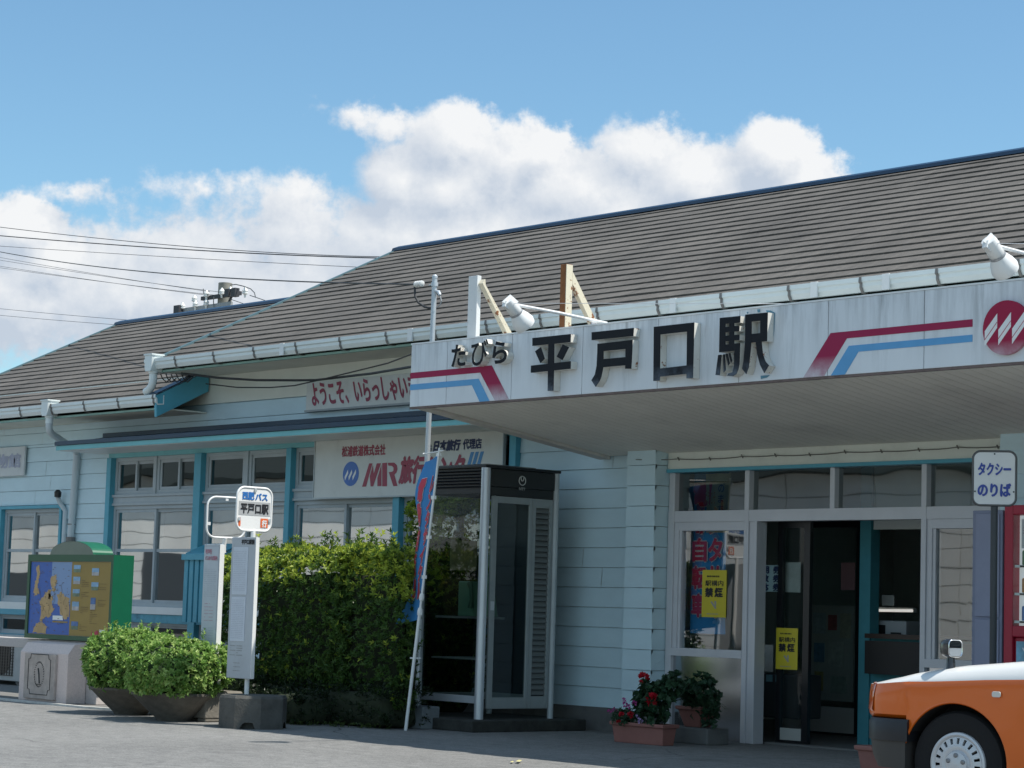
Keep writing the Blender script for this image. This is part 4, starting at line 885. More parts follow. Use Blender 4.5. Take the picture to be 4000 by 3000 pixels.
# ================================================================== bus stops
b1 = thing('concrete_block', 'square weathered concrete block carrying the bus pole with the empty ring', 'block', (-16.95,11.65,0))
m = MB(); m.prism([(-17.15,11.46,.03),(-16.78,11.46,.03),(-16.78,11.46,.255),(-16.80,11.46,.27),(-17.15,11.46,.27)], (0,.40,0)); m.box(-17.15,-17.02,11.465,11.85,0,.03).box(-16.91,-16.785,11.465,11.85,0,.03)
obj('block_body', m, CONC, b1, bevel=.012)
C2c = Vector((-15.975,11.40,0))
b2 = thing('concrete_block', 'dark eight-sided concrete base under the bus stop sign 西肥バス', 'block', C2c)
m = MB(); R_ = .295; pts = [(C2c.x+R_*cos(radians(22.5+45*k)), C2c.y+R_*sin(radians(22.5+45*k))) for k in range(8)]
for k in range(8):
    (xa, ya2), (xb, yb2) = pts[k], pts[(k+1) % 8]; A = Vector((xa,ya2,0)); B = Vector((xb,yb2,0)); nseg = 10; prev = None
    for j in range(nseg+1):
        f_ = j/nseg; z = .0
        if k % 2 == 0 and .3 < f_ < .72: z = .055
        elif k % 2 == 0 and (abs(f_-.3) < .06 or abs(f_-.7) < .06): z = .04
        P_ = A.lerp(B, f_)+Vector((0,0,z)); T_ = A.lerp(B, f_)+Vector((0,0,.255)); I_ = (A.lerp(B, f_)-C2c)*.955+C2c+Vector((0,0,.278))
        if prev: m.face([prev[0],P_,T_,prev[1]]); m.face([prev[1],T_,I_,prev[2]]); m.face([prev[2],I_,C2c+Vector((0,0,.28)),C2c+Vector((0,0,.28))][:3])
        prev = (P_,T_,I_)
m.lathe([(.20,.0),(.20,.25)], C2c, (0,0,1), 16)
obj('block_body', m, mk('dark_concrete', (.095,.092,.083), .9, var=.35, vs=8, bump=.4, dirt=.5, dirtcol=(.05,.05,.045), ds=4), b2)

BOXG = mk('timetable_grey', (.46,.49,.52), .45, var=.08, vs=5, dirt=.25, dirtcol=(.28,.28,.28), ds=6); PAPER = mk('timetable_paper', (.60,.64,.70), .6, var=.05, vs=14); PALE = mk('pale_ink', (.33,.36,.42), .7); PINK = mk('pink_ink', (.50,.22,.28), .7)
PLAIN = mk('sign_white', (.80,.80,.78), .35)
def lines(mb, x0, x1, z0, z1, n, Y, h=.003, ragged=.3, cols=1):
    for k in range(n):
        z = z1-(k+.5)*(z1-z0)/n
        for c in range(cols):
            a = x0+(x1-x0)*c/cols; b_ = x0+(x1-x0)*(c+.85)/cols; x = a
            while x < b_-.005:
                l = min(random.uniform(.004,.014), b_-x); mb.face([(x,Y,z-h/2),(x+l,Y,z-h/2),(x+l,Y,z+h/2),(x,Y,z+h/2)]); x += l+random.uniform(.002,.006)
                if random.random() < ragged*.15: break
    return mb
def ringpts(w, h, r, c, ang):      # rounded loop standing upright, face turned to azimuth ang
    u = Vector((-sin(ang), cos(ang), 0)); return [Vector(c)+u*x+Vector((0,0,z)) for x, z in rrect(w, h, r, 7)], u
# right-hand stop
PY = 11.40; px_ = onY(ZC2(360,1030), PY).x
t = thing('bus_stop', 'bus stop with rounded sign 西肥バス 平戸口駅 above a broad grey timetable case', 'bus stop', (px_,PY,.28))
obj('pole', MB().lathe([(.021,.27),(.021,1.665)], (px_,PY,0), seg=12), PLAIN, t, smooth=40)
xl, xr = px_-.235, px_+.125; YB = PY-.055
obj('timetable_case', bx(xl,xr,YB,YB+.030,.412,1.625), BOXG, t, bevel=.004)
obj('case_edge', bx(xr,xr+.004,YB-.002,YB+.034,.415,1.62), PLAIN, t)
m = MB(); m.box(xl+.035,xl+.255,YB-.004,YB-.001,1.13,1.54); m.box(xl+.035,xl+.245,YB-.004,YB-.001,.73,1.11); obj('timetable', m, PAPER, t)
m = MB(); lines(m, xl+.05, xl+.235, 1.16, 1.51, 22, YB-.0055, .0025, .2, 6); obj('print', m, PALE, t); m = MB(); lines(m, xl+.05, xl+.23, .75, 1.09, 22, YB-.0055, .0025, .2, 6); obj('print', m, PALE, t); obj('stop_name', put_text(MB(), '平戸口駅前', rectY(xl+.15,xr-.02,1.562,1.605,YB-.003), .01, .05), INK, t)
m = MB(); lines(m, xl+.04, xl+.24, .60, .70, 5, YB-.0025, .005, .6, 2); obj('tape_mark', m, mk('tape_brown', (.23,.22,.21), .8), t); m = MB(); lines(m, xl+.10, xl+.22, .46, .56, 3, YB-.0025, .004, .9); obj('tape_mark', m, mk('tape_brown', (.23,.22,.21), .8), t)
sc_ = Vector((px_+.0,PY,1.868)); ang = radians(2); N_ = Vector((cos(ang),sin(ang),0))
pts, u_ = ringpts(.375,.372,.075, sc_, ang)
obj('sign_frame', MB().tube(pts, .011, 8, closed=True).tube([sc_-Vector((0,0,.186)), sc_-Vector((0,0,.25))], .02, 10), PLAIN, t, smooth=50)
pl_, _ = ringpts(.355,.352,.068, sc_-N_*.004, ang); SP = obj('sign_plate', MB().prism(pl_, N_*.008), mk('sign_plate_white', (.82,.82,.80), .3), t)
def onsign(x0, x1, z0, z1, off): return lambda a, b: sc_+u_*(x0+(x1-x0)*a)+Vector((0,0,z0+(z1-z0)*b))+N_*off
def sbox(x0, x1, z0, z1, off): f_ = onsign(x0,x1,z0,z1,off); return MB().face([f_(0,0),f_(1,0),f_(1,1),f_(0,1)])
SB = mk('bus_blue', (.03,.16,.45), .5)
multi('sign_print', [(sbox(-.170,.170,-.055,.065,.0055), mk('sign_grey_band', (.42,.43,.43), .5)), (put_text(MB(), '西肥', onsign(-.135,-.01,.080,.145,.0062), .01, .06), SB), (put_text(MB(), 'バス', onsign(.005,.135,.080,.14,.0062), .01, .06), SB), (put_text(MB(), '平戸口駅', onsign(-.15,.15,-.038,.046,.0075), .01, .04), INK),
    (put_text(MB(), '行', onsign(.085,.135,-.15,-.09,.0082), .01, .06), PLAIN), (sbox(.07,.15,-.155,-.075,.0068), mk('sign_orange', (.75,.16,.05), .5)), (sbox(-.168,-.145,-.15,-.075,.0068), MATS['sign_orange'])], SP)
c_ = MB()
for a, b_ in ((0,.165),(-.165,-.09),(.165,-.09)): c_.prism([sc_+u_*(a-.012)+Vector((0,0,b_-.014))+N_*.009, sc_+u_*(a+.012)+Vector((0,0,b_-.014))+N_*.009, sc_+u_*(a+.012)+Vector((0,0,b_+.014))+N_*.009, sc_+u_*(a-.012)+Vector((0,0,b_+.014))+N_*.009], N_*.006)
obj('clip', c_, ALUD, t)
# left-hand stop: the ring has lost its plate
PY1 = 11.62; px1 = onY(ZC2(112,1005), PY1).x
t = thing('bus_stop', 'bus stop with an empty white ring above a narrow grey timetable case', 'bus stop', (px1,PY1,.27))
obj('pole', MB().lathe([(.021,.26),(.021,.62)], (px1,PY1,0), seg=12), PLAIN, t, smooth=40)
xl, xr = px1-.20, px1+.05; YB = PY1-.075
obj('timetable_case', bx(xl,xr,YB,YB+.042,.60,1.575), BOXG, t, bevel=.004)
obj('case_edge', bx(xr,xr+.004,YB-.002,YB+.046,.603,1.57), PLAIN, t)
obj('timetable', bx(xl+.012,xr-.012,YB-.004,YB-.001,.63,1.55), mk('timetable_grey_paper', (.50,.54,.58), .5, var=.06, vs=10), t)
m = MB(); lines(m, xl+.03, xr-.03, 1.10, 1.36, 14, YB-.0055, .003, .3, 4); obj('print', m, PALE, t); m = MB(); lines(m, xl+.03, xr-.03, .66, .84, 8, YB-.0055, .003, .4, 2); obj('print', m, PALE, t)
m = MB(); put_text(m, '平戸行', rectY(xl+.03,xl+.13,1.485,1.53,YB-.006), .01, .05); put_text(m, 'バスのりば案内', rectY(xl+.03,xr-.03,1.43,1.47,YB-.006), .01, .05); lines(m, xl+.05, xr-.05, .88, 1.06, 6, YB-.0055, .004, .9, 2); obj('red_print', m, PINK, t)
rc_ = Vector((px1+.015,PY1,1.815)); pts, u2 = ringpts(.375,.362,.085, rc_, radians(-10))
obj('sign_ring', MB().tube(pts, .010, 8, closed=True).tube([rc_-Vector((0,0,.18)), Vector((px1,PY1,1.575)), Vector((px1,PY1,1.50))], .019, 10), PLAIN, t, smooth=50)
c_ = MB(); n2_ = Vector((cos(radians(-10)),sin(radians(-10)),0))
for a, b_ in ((0,.165),(-.165,-.06),(.165,-.06)): c_.prism([rc_+u2*(a-.013)+Vector((0,0,b_-.014)), rc_+u2*(a+.013)+Vector((0,0,b_-.014)), rc_+u2*(a+.013)+Vector((0,0,b_+.014)), rc_+u2*(a-.013)+Vector((0,0,b_+.014))], n2_*.006)
obj('clip', c_, PLAIN, t)

# ================================================================== map board on its stone pedestal
GRN = mk('board_green', (.018,.085,.035), .4, var=.1, vs=4); GRNB = mk('board_side_green', (.006,.115,.06), .4, var=.06)
x0, x1, yf, yk, z0, z1 = -20.915, -19.262, 11.99, 12.225, .634, 1.495
t = thing('map_board', 'green framed sightseeing map board with an arched top on a pale stone pedestal', 'map board', ((x0+x1)/2,12.05,0))
fr = MB(); fr.box(x0,x0+.05,yf,yf+.05,z0,z1); fr.box(x1-.04,x1,yf,yf+.05,z0,z1); fr.box(x0+.05,x1-.04,yf,yf+.05,z0,z0+.045); fr.box(x0+.05,x1-.04,yf,yf+.05,z1-.07,z1); fr.box(x0,x1,yf+.05,yk,z0,z1)
FR = obj('frame', fr, GRN, t)
ac = MB(); cx_ = -20.06; ra = .415; pts = [(cx_+ra*cos(pi*k/20), yf, z1+.135*sin(pi*k/20)) for k in range(21)]
ac.prism(pts, (0,yk-yf,0)); ARC = obj('arch_top', ac, mk('arch_grey_green', (.17,.20,.155), .5, var=.08), t)
ac = MB()
for k in range(20): ac.face([Vector(pts[k])+Vector((0,.0,.002)),Vector(pts[k+1])+Vector((0,0,.002)),Vector(pts[k+1])+Vector((0,yk-yf,.002)),Vector(pts[k])+Vector((0,yk-yf,.002))])
obj('arch_edge', ac, GRNB, ARC)
obj('side_panel', bx(x1,x1+.006,yf,yk,z0-.0,z1-.005), GRNB, t)
SEA, SEA2, LAND, OCH, OCH2 = mk('map_sea', (.03,.11,.42), .35, var=.1, vs=2), mk('map_pale_sea', (.20,.31,.52), .35), mk('map_land', (.46,.30,.13), .4, var=.25, vs=9), mk('map_ochre', (.30,.195,.032), .35, var=.12, vs=3), mk('map_gold_frame', (.30,.20,.09), .4)
a0, a1, c0, c1 = x0+.055, x1-.045, z0+.05, z1-.075; Yp = yf+.012
def mp(u, v, d=0): return (a0+(a1-a0)*u, Yp-d, c0+(c1-c0)*v)
def mrect(u0, u1, v0, v1, d): return MB().face([mp(u0,v0,d), mp(u1,v0,d), mp(u1,v1,d), mp(u0,v1,d)])
def blob(pts, d):
    q = []
    n = len(pts)
    for i in range(n):
        (ua,va),(ub,vb_) = pts[i], pts[(i+1) % n]
        for k in range(5):
            f_ = k/5; s_ = .012 if k else .004; q.append(mp(ua+(ub-ua)*f_+random.uniform(-s_,s_), va+(vb_-va)*f_+random.uniform(-s_,s_)*1.6, d))
    return MB().face(q)
prt = [(mrect(-.01,1.01,-.015,1.015,0), OCH2), (mrect(0,.52,0,1,.001), SEA), (mrect(.27,.52,.42,1,.0016), SEA2), (mrect(.52,1,0,1,.001), OCH)]
for b_ in ([(.07,.93),(.105,.95),(.11,.80),(.10,.66),(.12,.55),(.06,.52),(.05,.62),(.075,.75)], [(.20,.58),(.25,.62),(.27,.50),(.30,.52),(.29,.40),(.33,.36),(.27,.24),(.20,.22),(.15,.16),(.16,.34),(.13,.45)], [(.10,.14),(.18,.18),(.25,.10),(.24,.01),(.06,.01)], [(.27,.80),(.33,.82),(.34,.72),(.31,.66),(.34,.60),(.28,.60),(.26,.70)], [(.35,.55),(.40,.60),(.45,.52),(.51,.50),(.51,.24),(.45,.22),(.40,.30),(.37,.42)], [(.24,.62),(.28,.62),(.27,.50),(.24,.50)]): prt.append((blob(b_, .003), LAND))
prt.append((mrect(.31,.44,.20,.26,.004), PLAIN)); prt.append((mrect(.31,.50,.165,.185,.004), OCH))
PCOL = [mk('photo_sky', (.22,.38,.55), .4, var=.3, vs=12), mk('photo_grass', (.14,.19,.12), .4, var=.5, vs=16), mk('photo_stone', (.40,.38,.38), .4, var=.4, vs=16), mk('photo_sea', (.07,.15,.34), .4, var=.4, vs=14)]
for i, (u, v, w_, h_) in enumerate([(.545,.86,.085,.10),(.545,.70,.085,.10),(.545,.53,.085,.10),(.545,.34,.085,.12),(.545,.08,.085,.11),(.77,.82,.085,.10),(.77,.62,.085,.11),(.77,.36,.06,.16)]):
    top_, bot = PCOL[0 if i not in (4,7) else 3], PCOL[(i % 2)+1]
    prt += [(mrect(u,u+w_,v+h_*.45,v+h_,.003), top_), (mrect(u,u+w_,v,v+h_*.45,.003), bot)]
tx = MB()
def mtext(u0, u1, v0, v1, n):
    lines(tx, mp(u0,0)[0], mp(u1,0)[0], mp(0,v0)[2], mp(0,v1)[2], n, Yp-.004, .005, .5)
for (u, v) in ((.65,.30),(.65,.50),(.65,.66),(.86,.62),(.86,.40),(.65,.06),(.77,.26),(.77,.16)): mtext(u, u+.11, v, v+.10, 4)
for k in range(90):
    u, v = random.uniform(.02,.50), random.uniform(.03,.97); l_ = random.uniform(.006,.022); tx.face([mp(u,v,.0045), mp(u+l_,v,.0045), mp(u+l_,v+.007,.0045), mp(u,v+.007,.0045)])
for k in range(14):
    u, v = random.uniform(.12,.46), random.uniform(.1,.6)
    for j in range(5):
        u2_, v2_ = u+random.uniform(-.02,.02), v+random.uniform(.0,.05); tx.face([mp(u,v,.0042), mp(u+.003,v,.0042), mp(u2_+.003,v2_,.0042), mp(u2_,v2_,.0042)]); u, v = u2_, v2_
prt.append((tx, mk('map_brown_ink', (.15,.09,.03), .6)))
prt.append((blob([(.80,.06),(.88,.07),(.88,.02),(.80,.02)], .004), RED)); prt.append((blob([(.90,.10),(.96,.10),(.96,.02),(.90,.02)], .004), PLAIN))
multi('map_panel', prt, t)
STONE = mk('pink_granite', (.68,.57,.53), .75, var=.12, vs=60, bump=.15, bs=90, dirt=.2, dirtcol=(.35,.30,.25), ds=3)
pd = MB(); pd.prism([(-20.64,11.80,.012),(-20.64,11.80,.50),(-20.64,11.87,.595),(-20.64,12.02,.615),(-20.64,12.02,.012)], (.93,0,0)); PD = obj('pedestal', pd, STONE, t, bevel=.006)
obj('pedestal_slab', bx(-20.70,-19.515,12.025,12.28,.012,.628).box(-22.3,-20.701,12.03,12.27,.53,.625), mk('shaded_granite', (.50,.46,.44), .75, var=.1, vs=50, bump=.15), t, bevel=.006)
obj('plaque', MB().prism([(-20.50,11.772,.04),(-19.90,11.772,.04),(-19.90,11.772,.49),(-20.50,11.772,.49)], (0,.028,0)), mk('worn_granite', (.45,.385,.345), .8, var=.25, vs=10, bump=.2), PD, bevel=.004)
ol = MB(); X_, Z_ = -20.20, .285; q = []
for x, z in ((-.17,.20),(.17,.20),(.18,.155),(.215,.15),(.215,-.15),(.18,-.155),(.17,-.20),(-.17,-.20),(-.18,-.155),(-.215,-.15),(-.215,.15),(-.18,.155)): q.append((X_+x, 11.770, Z_+z))
ol.tube(q, .004, 5, closed=True); ov = [(X_+.085*cos(2*pi*k/30), 11.770, Z_+.115*sin(2*pi*k/30)) for k in range(30)]
for k in range(0, 30, 1): ol.tube([ov[k], (X_+.098*cos(2*pi*(k+.4)/30), 11.770, Z_+.130*sin(2*pi*(k+.4)/30))], .0035, 4)
ol.tube([(X_-.02,11.77,Z_+.06),(X_,11.77,Z_+.0),(X_+.015,11.77,Z_-.09)], .009, 5); ol.tube([(X_-.04,11.77,Z_-.10),(X_+.04,11.77,Z_-.10)], .005, 4)
obj('engraving', ol, mk('engraving_dark', (.04,.045,.045), .8), PD)

# air-conditioner units by the wall
def ac(x, label):
    t = thing('air_conditioner', label, 'air conditioner', (x+.4,13.75,0), group='air conditioner units by the left wing')
    obj('casing', bx(x,x+.80,13.60,13.90,.06,.60), mk('ac_grey', (.42,.43,.42), .5, var=.08), t, bevel=.01)
    gr = MB()
    for k in range(13): gr.box(x+.06,x+.58,13.588,13.598,.12+k*.034,.128+k*.034)
    for k in range(9): gr.box(x+.08+k*.06,x+.088+k*.06,13.588,13.597,.12,.54)
    obj('fan_grille', gr, BLACK, t); obj('fan_opening', MB().lathe([(.20,0),(.20,.004)], (x+.32,13.594,.33), (0,1,0), 28), BLACK, t)
    obj('foot', bx(x+.08,x+.16,13.62,13.88,0,.06).box(x+.64,x+.72,13.62,13.88,0,.06), CONCD, t)
ac(-24.52,'grey air conditioner unit with a dark fan grille behind the stone pedestal'); ac(-25.6,'grey air conditioner unit partly cut by the left photo edge')

# window guard
t = thing('window_guard', 'turquoise slatted timber guard hung under the bay window by the bus stop', 'window guard', (-21.0,14.2,.83))
m = MB(); x = -21.33
for k in range(7): m.box(x+k*.105,x+k*.105+.075,14.20,14.225,.83,1.53)
obj('slat', m, TURQ, t, bevel=.003)
obj('top_rail', bx(-21.35,-20.60,14.17,14.235,1.52,1.585), TURQ, t, bevel=.003); obj('back_rail', bx(-21.33,-20.62,14.2251,14.25,.93,.98), TURQ, t)
m = MB()
for X_ in (-21.34,-20.64): m.prism([(X_,14.2355,1.525),(X_,14.2355,1.585),(X_,14.47,1.70),(X_,14.47,1.50)], (.03,0,0))
m.prism([(-21.31,14.20,1.586),(-20.64,14.20,1.586),(-20.64,14.47,1.702),(-21.31,14.47,1.702)], (0,0,.012)); obj('bracket', m, TURQ, t)

# ================================================================== signs on the wall
def board(name, label, x0, x1, z0, z1, Y, prints, mat, fr=True):
    t = thing(name, label, 'sign', ((x0+x1)/2,Y+.02,(z0+z1)/2))
    obj('panel', bx(x0,x1,Y,Y+.025,z0,z1), mat, t, bevel=.002)
    if fr: obj('frame', bx(x0-.012,x1+.012,Y-.008,Y+.03,z1,z1+.014).box(x0-.012,x1+.012,Y-.008,Y+.03,z0-.014,z0).box(x0-.012,x0,Y-.008,Y+.03,z0,z1).box(x1,x1+.012,Y-.008,Y+.03,z0,z1), ALUD, t)
    for mbs, mat_ in prints: obj('lettering', mbs, mat_, t)
    return t
Y_ = 14.455; SGW = mk('old_sign_white', (.62,.63,.60), .45, var=.06, vs=3, dirt=.3, dirtcol=(.36,.36,.33), ds=5)
L, T_, Bz = onY(ZS(882,1305),Y_).x, 3.44, 3.135
m = MB(); put_text(m, 'ようこそ、いらっしゃいました', rectY(-19.42,-17.36,3.175,3.425,Y_-.003,-.07), .012, .03)
tt = board('welcome_sign', 'faded white board reading ようこそ、いらっしゃいました under the eave', L, -17.05, Bz, T_, Y_, [(m, mk('faded_red', (.30,.05,.09), .6, var=.25, vs=9))], SGW, False)
obj('bottom_ledge', bx(L+.02,-17.05,Y_-.035,Y_+.01,Bz-.02,Bz), mk('ledge_grey', (.35,.37,.37), .6, dirt=.5), tt)
Y_ = 14.40; x0, x1, z0, z1 = -19.24, -16.24, 2.19, 2.79
sx_ = lambda px: onY(ZC1(px,550), Y_).x
m1 = MB(); put_text(m1, '松浦鉄道株式会社', rectY(sx_(1180),sx_(1555),2.61,2.72,Y_-.003), .008, .035)
m2 = MB(); 
ZM_ = zm(1300, 1770, 400/1270)
for pg in ([(362,418),(450,127),(492,127),(412,415)], [(458,290),(497,145),(508,255),(545,127),(598,125),(500,413),(468,413)], [(552,410),(552,310),(603,140),(603,410)], [(612,124),(672,118),(672,412),(612,412)], [(680,120),(760,117),(795,150),(802,200),(790,240),(765,268),(803,408),(750,410),(693,235),(735,232),(752,215),(752,180),(735,160),(690,155)]): m2.face([onY(ZM_(*q_), Y_-.002) for q_ in pg])
put_text(m2, '旅行センター', rectY(sx_(1690),-16.6,2.31,2.58,Y_-.003,.04), .012, .05)
m3 = MB(); c0_ = Vector((sx_(1263),Y_-.002,2.43)); m3.face([(c0_.x+.135*cos(2*pi*k/40), c0_.y, c0_.z+.128*sin(2*pi*k/40)) for k in range(40)])
m4 = MB()
for k in range(3):
    x = c0_.x-.10+k*.066; m4.face([(x,Y_-.004,2.40),(x+.052,Y_-.004,2.475),(x+.058,Y_-.004,2.435),(x+.006,Y_-.004,2.36)])
m5 = MB(); put_text(m5, '日本旅行', rectY(onY(ZD1(215,260),Y_).x,onY(ZD1(440,260),Y_).x,2.62,2.725,Y_-.003,.02), .012, .07); put_text(m5, '代理店', rectY(onY(ZD1(465,250),Y_).x,onY(ZD1(625,250),Y_).x,2.625,2.725,Y_-.003), .010, .04); put_text(m5, '株', rectY(onY(ZD1(165,260),Y_).x,onY(ZD1(200,260),Y_).x,2.62,2.69,Y_-.002), .012)
m6 = MB()
for k in range(3):
    a = onY(ZD1(500+k*42,425),Y_).x; m6.face([(a,Y_-.002,2.47),(a+.05,Y_-.002,2.47),(a+.10,Y_-.002,2.595),(a+.05,Y_-.002,2.595)])
SGR = mk('agency_red', (.33,.05,.085), .5, var=.12); SGB = mk('agency_blue', (.06,.16,.47), .45, var=.08)
board('travel_agency_sign', 'large white board with blue round logo and red MR旅行センター lettering above the hedge', x0, x1, z0, z1, Y_, [(m1, SGR), (m2, SGR), (m3, SGB), (m4, PLAIN), (m5, mk('navy_ink', (.025,.04,.11), .6)), (m6, mk('bright_blue', (.07,.25,.50), .5))], SGW)
m = MB(); xr_ = onY(ZA(195,430),14.44).x
put_text(m, '鉄道博物館', rectY(xr_-1.62,xr_-.05,2.69,2.87,14.437), .006, .04)
board('museum_sign', 'faded pale board reading 博物館 on the left wing wall', -27.5, onY(ZA(210,430),14.44).x, 2.585, 2.955, 14.44, [(m, mk('faded_lilac', (.40,.42,.52), .7, var=.2))], mk('museum_white', (.60,.62,.62), .5, var=.05, dirt=.2), False)

# ================================================================== banner flag
fb = onZ(ZC2(1735,1335), 0); ft = onY(ZC1(2030,330), fb.y+.08)
t = thing('banner_flag', 'blue banner flag with red lettering on a leaning white pole before the phone booth', 'flag', fb)
jn = fb.lerp(ft,.42)
obj('pole', MB().tube([fb, jn], .015, 10).tube([jn, ft], .011, 10), PLAIN, t, smooth=40)
obj('pole_joint', MB().lathe([(.018,-.03),(.024,0),(.018,.03)], jn, (ft-fb), 12).lathe([(.018,-.03),(.024,0),(.018,.03)], fb.lerp(ft,.47), (ft-fb), 12), PLAIN, t, smooth=50)
vd = view_dir(ft); lf = Vector((-vd.y, vd.x, 0)); hv = (vd*.42+lf*.14)
ht = ft-Vector((0,0,.03)); ax_ = (fb-ft).normalized()
obj('crossbar', MB().tube([ht-hv*.25+Vector((0,0,.0)), ht+hv], .006, 7).lathe([(.0,-.012),(.013,0),(.0,.012)], ht+hv, (0,0,1), 10), PLAIN, t)
HL = 1.45
nrm = hv.cross(Vector((0,0,1))).normalized()
def bn(u, v):      # u across from the pole, v from the top down
    s_ = ax_*(HL*v); w_ = 1-.25*sin(v*3.0)
    return ht+s_+hv*u*w_+nrm*(.035*sin(v*7+u*3.2)*u+.02*sin(v*15+u*2)*u)+Vector((0,0,-.02-.05*u))+lf*(.035*u*v)
obj('cloth', MB().grid(bn, 12, 40), mk('banner_blue', (.03,.20,.46), .7, var=.08, vs=3), t, smooth=80)
def banner_fn(u0, u1, v0, v1, off):
    def fn(a, b_):
        u = u0+(u1-u0)*a; v = v1-(v1-v0)*b_; return bn(u, v)+nrm*off
    return fn
BR = mk('banner_red', (.55,.03,.06), .6); rd = MB(); wt = MB()
for sgn in (1, -1):
    for (col, chars) in (((.64,.86),'電動自転車'), ((.14,.36),'レンタサイクル')):
        n_ = len(chars)
        for k, ch in enumerate(chars):
            v0 = .12+k*.76/n_; v1 = v0+.70/n_; u0, u1 = col
            if sgn < 0: u0, u1 = u1, u0
            put_text(wt, ch, banner_fn(u0,u1,v0,v1,sgn*.004), .016, .08); put_text(rd, ch, banner_fn(u0,u1,v0,v1,sgn*.008), .012, .05)
obj('lettering', rd, BR, t); obj('lettering_outline', wt, PLAIN, t)
for v in (.0,.26,.50,.74,.96):
    p = ht+ax_*(HL*v+.03); cl = MB().prism([p-hv*.06+Vector((0,0,-.015))-nrm*.012, p+hv*.10+Vector((0,0,-.015))-nrm*.012, p+hv*.10+Vector((0,0,.015))-nrm*.012, p-hv*.06+Vector((0,0,.015))-nrm*.012], nrm*.024); obj('loop', cl, PLAIN, t)
obj('tie', MB().lathe([(.05,0),(.05,.012)], fb.lerp(MBASE,.0)+Vector((.03,.06,.62)), (0,0,1), 12), PLAIN, t)

# ================================================================== pots and flowers by the entrance
def trough(name, label, x0, x1, y0, y1, z0, z1, tp=.02, lab_cat='flower pot'):
    t = thing(name, label, lab_cat, ((x0+x1)/2,(y0+y1)/2,z0)); m = MB()
    rings = [(tp,z0),(0.004,z1-.03),(-.012,z1-.03),(-.014,z1),(.006,z1),(.012,z1-.025)]
    b = len(m.v)
    for i, z in rings: m.v += [(x0+i,y0+i,z),(x1-i,y0+i,z),(x1-i,y1-i,z),(x0+i,y1-i,z)]
    for k in range(len(rings)-1):
        for j in range(4): l = (j+1) % 4; m.f.append((b+k*4+j,b+k*4+l,b+k*4+4+l,b+k*4+4+j))
    m.f.append((b+3,b+2,b+1,b)); obj('pot', m, TERRA, t, bevel=.006)
    e = len(rings)-1; i, z = rings[-1]
    obj('soil', bx(x0+i,x1-i,y0+i,y1-i,z-.02,z-.005), mk('soil', (.03,.022,.016), .95, bump=.5), t); return t
trough('flower_trough', 'long terracotta trough of pink and red flowers beside the entrance pillar', -13.60,-13.0,13.36,13.53,0,.172)
obj('concrete_block', bx(-13.44,-12.97,13.86,14.12,0,.137), CONCD, bevel=.01, label='rough concrete block under the square terracotta pot', cat='block', loc=(-13.2,14,0))
trough('square_pot', 'square terracotta pot standing on the concrete block by the steel panel', -13.345,-13.075,13.88,14.10,.137,.31,.045)
pq = onZ(ZH(765,1462), .235)
trough('square_pot', 'terracotta pot with a small green plant behind the taxi bumper', pq.x,pq.x+.52,pq.y,pq.y+.30,0,.235,.03)
def plantlet(name, label, c, parts_):
    t = thing(name, label, 'plant', c); return t
GD = [(.035,.085,.045),(.028,.07,.035),(.045,.10,.05)]
def foliage_mass(mb, c, rx, ry, rz, n, L, wd, cols, k=5):
    for _ in range(n):
        d = Vector((random.gauss(0,1),random.gauss(0,1),random.gauss(0,1)*.9+.2)).normalized(); f_ = random.uniform(.55,1.05)
        p = Vector(c)+Vector((d.x*rx*f_,d.y*ry*f_,d.z*rz*f_))
        if p.z < .10: continue
        whorl(mb, p, d, L, wd, k, cols, 1.)
def flower(mb, c, r, col, n=16):
    for _ in range(n):
        d = Vector((random.gauss(0,1),random.gauss(0,1),random.gauss(0,1)+.3)).normalized()
        mb.leaf(Vector(c)+d*r*.35, d+Vector((random.uniform(-.6,.6),random.uniform(-.6,.6),.2)), d, r*.95, r*.8, shade(col, random.uniform(.7,1.2)), .05)
t = thing('geranium', 'tall red flowered geranium rising from the long terracotta trough', 'plant', (-13.2,13.45,.15))
m = MB(); foliage_mass(m, (-13.2,13.46,.34), .17,.12,.20, 130, .06, .055, GD); foliage_mass(m, (-13.05,13.52,.50), .08,.07,.09, 40, .05, .045, GD); obj('leaves', m, LEAFP, t)
f1 = onY(ZD2(2022,880),13.42); f2 = onY(ZD2(2095,1068),13.34); f3 = onY(ZD2(1910,1200),13.32); m = MB()

for f_, r in ((f1,.045),(f2,.05),(f3,.028),(onY(ZD2(1830,1195),13.32),.022),(onY(ZD2(1805,1260),13.32),.02)): m = MB(); flower(m, f_, r, (.55,.012,.03), 30); obj('flower', m, LEAFP, t)
m = MB()
for f_ in (f1,f2): m.tube([f_, Vector((f_.x+.03,13.45,.2))], .004, 5)
obj('stem', m, mk('green_stem', (.05,.10,.03), .6), t)
t = thing('petunia', 'low pink and violet petunias at the left end of the trough', 'plant', (-13.5,13.43,.15))
m = MB(); foliage_mass(m, (-13.47,13.43,.20), .15,.11,.07, 70, .04, .025, GD); obj('leaves', m, LEAFP, t); m = MB()
for (x, y, c) in ((1725,1178,0),(1860,1110,0),(1890,1125,0),(1940,1100,0),(1850,1075,0),(1770,1155,0),(1975,1215,1),(1995,1255,1)): flower(m, onY(ZD2(x,y),13.33), .022, ((.50,.06,.30),(.42,.30,.55))[c], 12); obj('flower', m, LEAFP, t); m = MB()
t = thing('fern', 'dark feathery fern in the square pot by the steel panel', 'plant', (-13.2,13.98,.29)); m = MB()
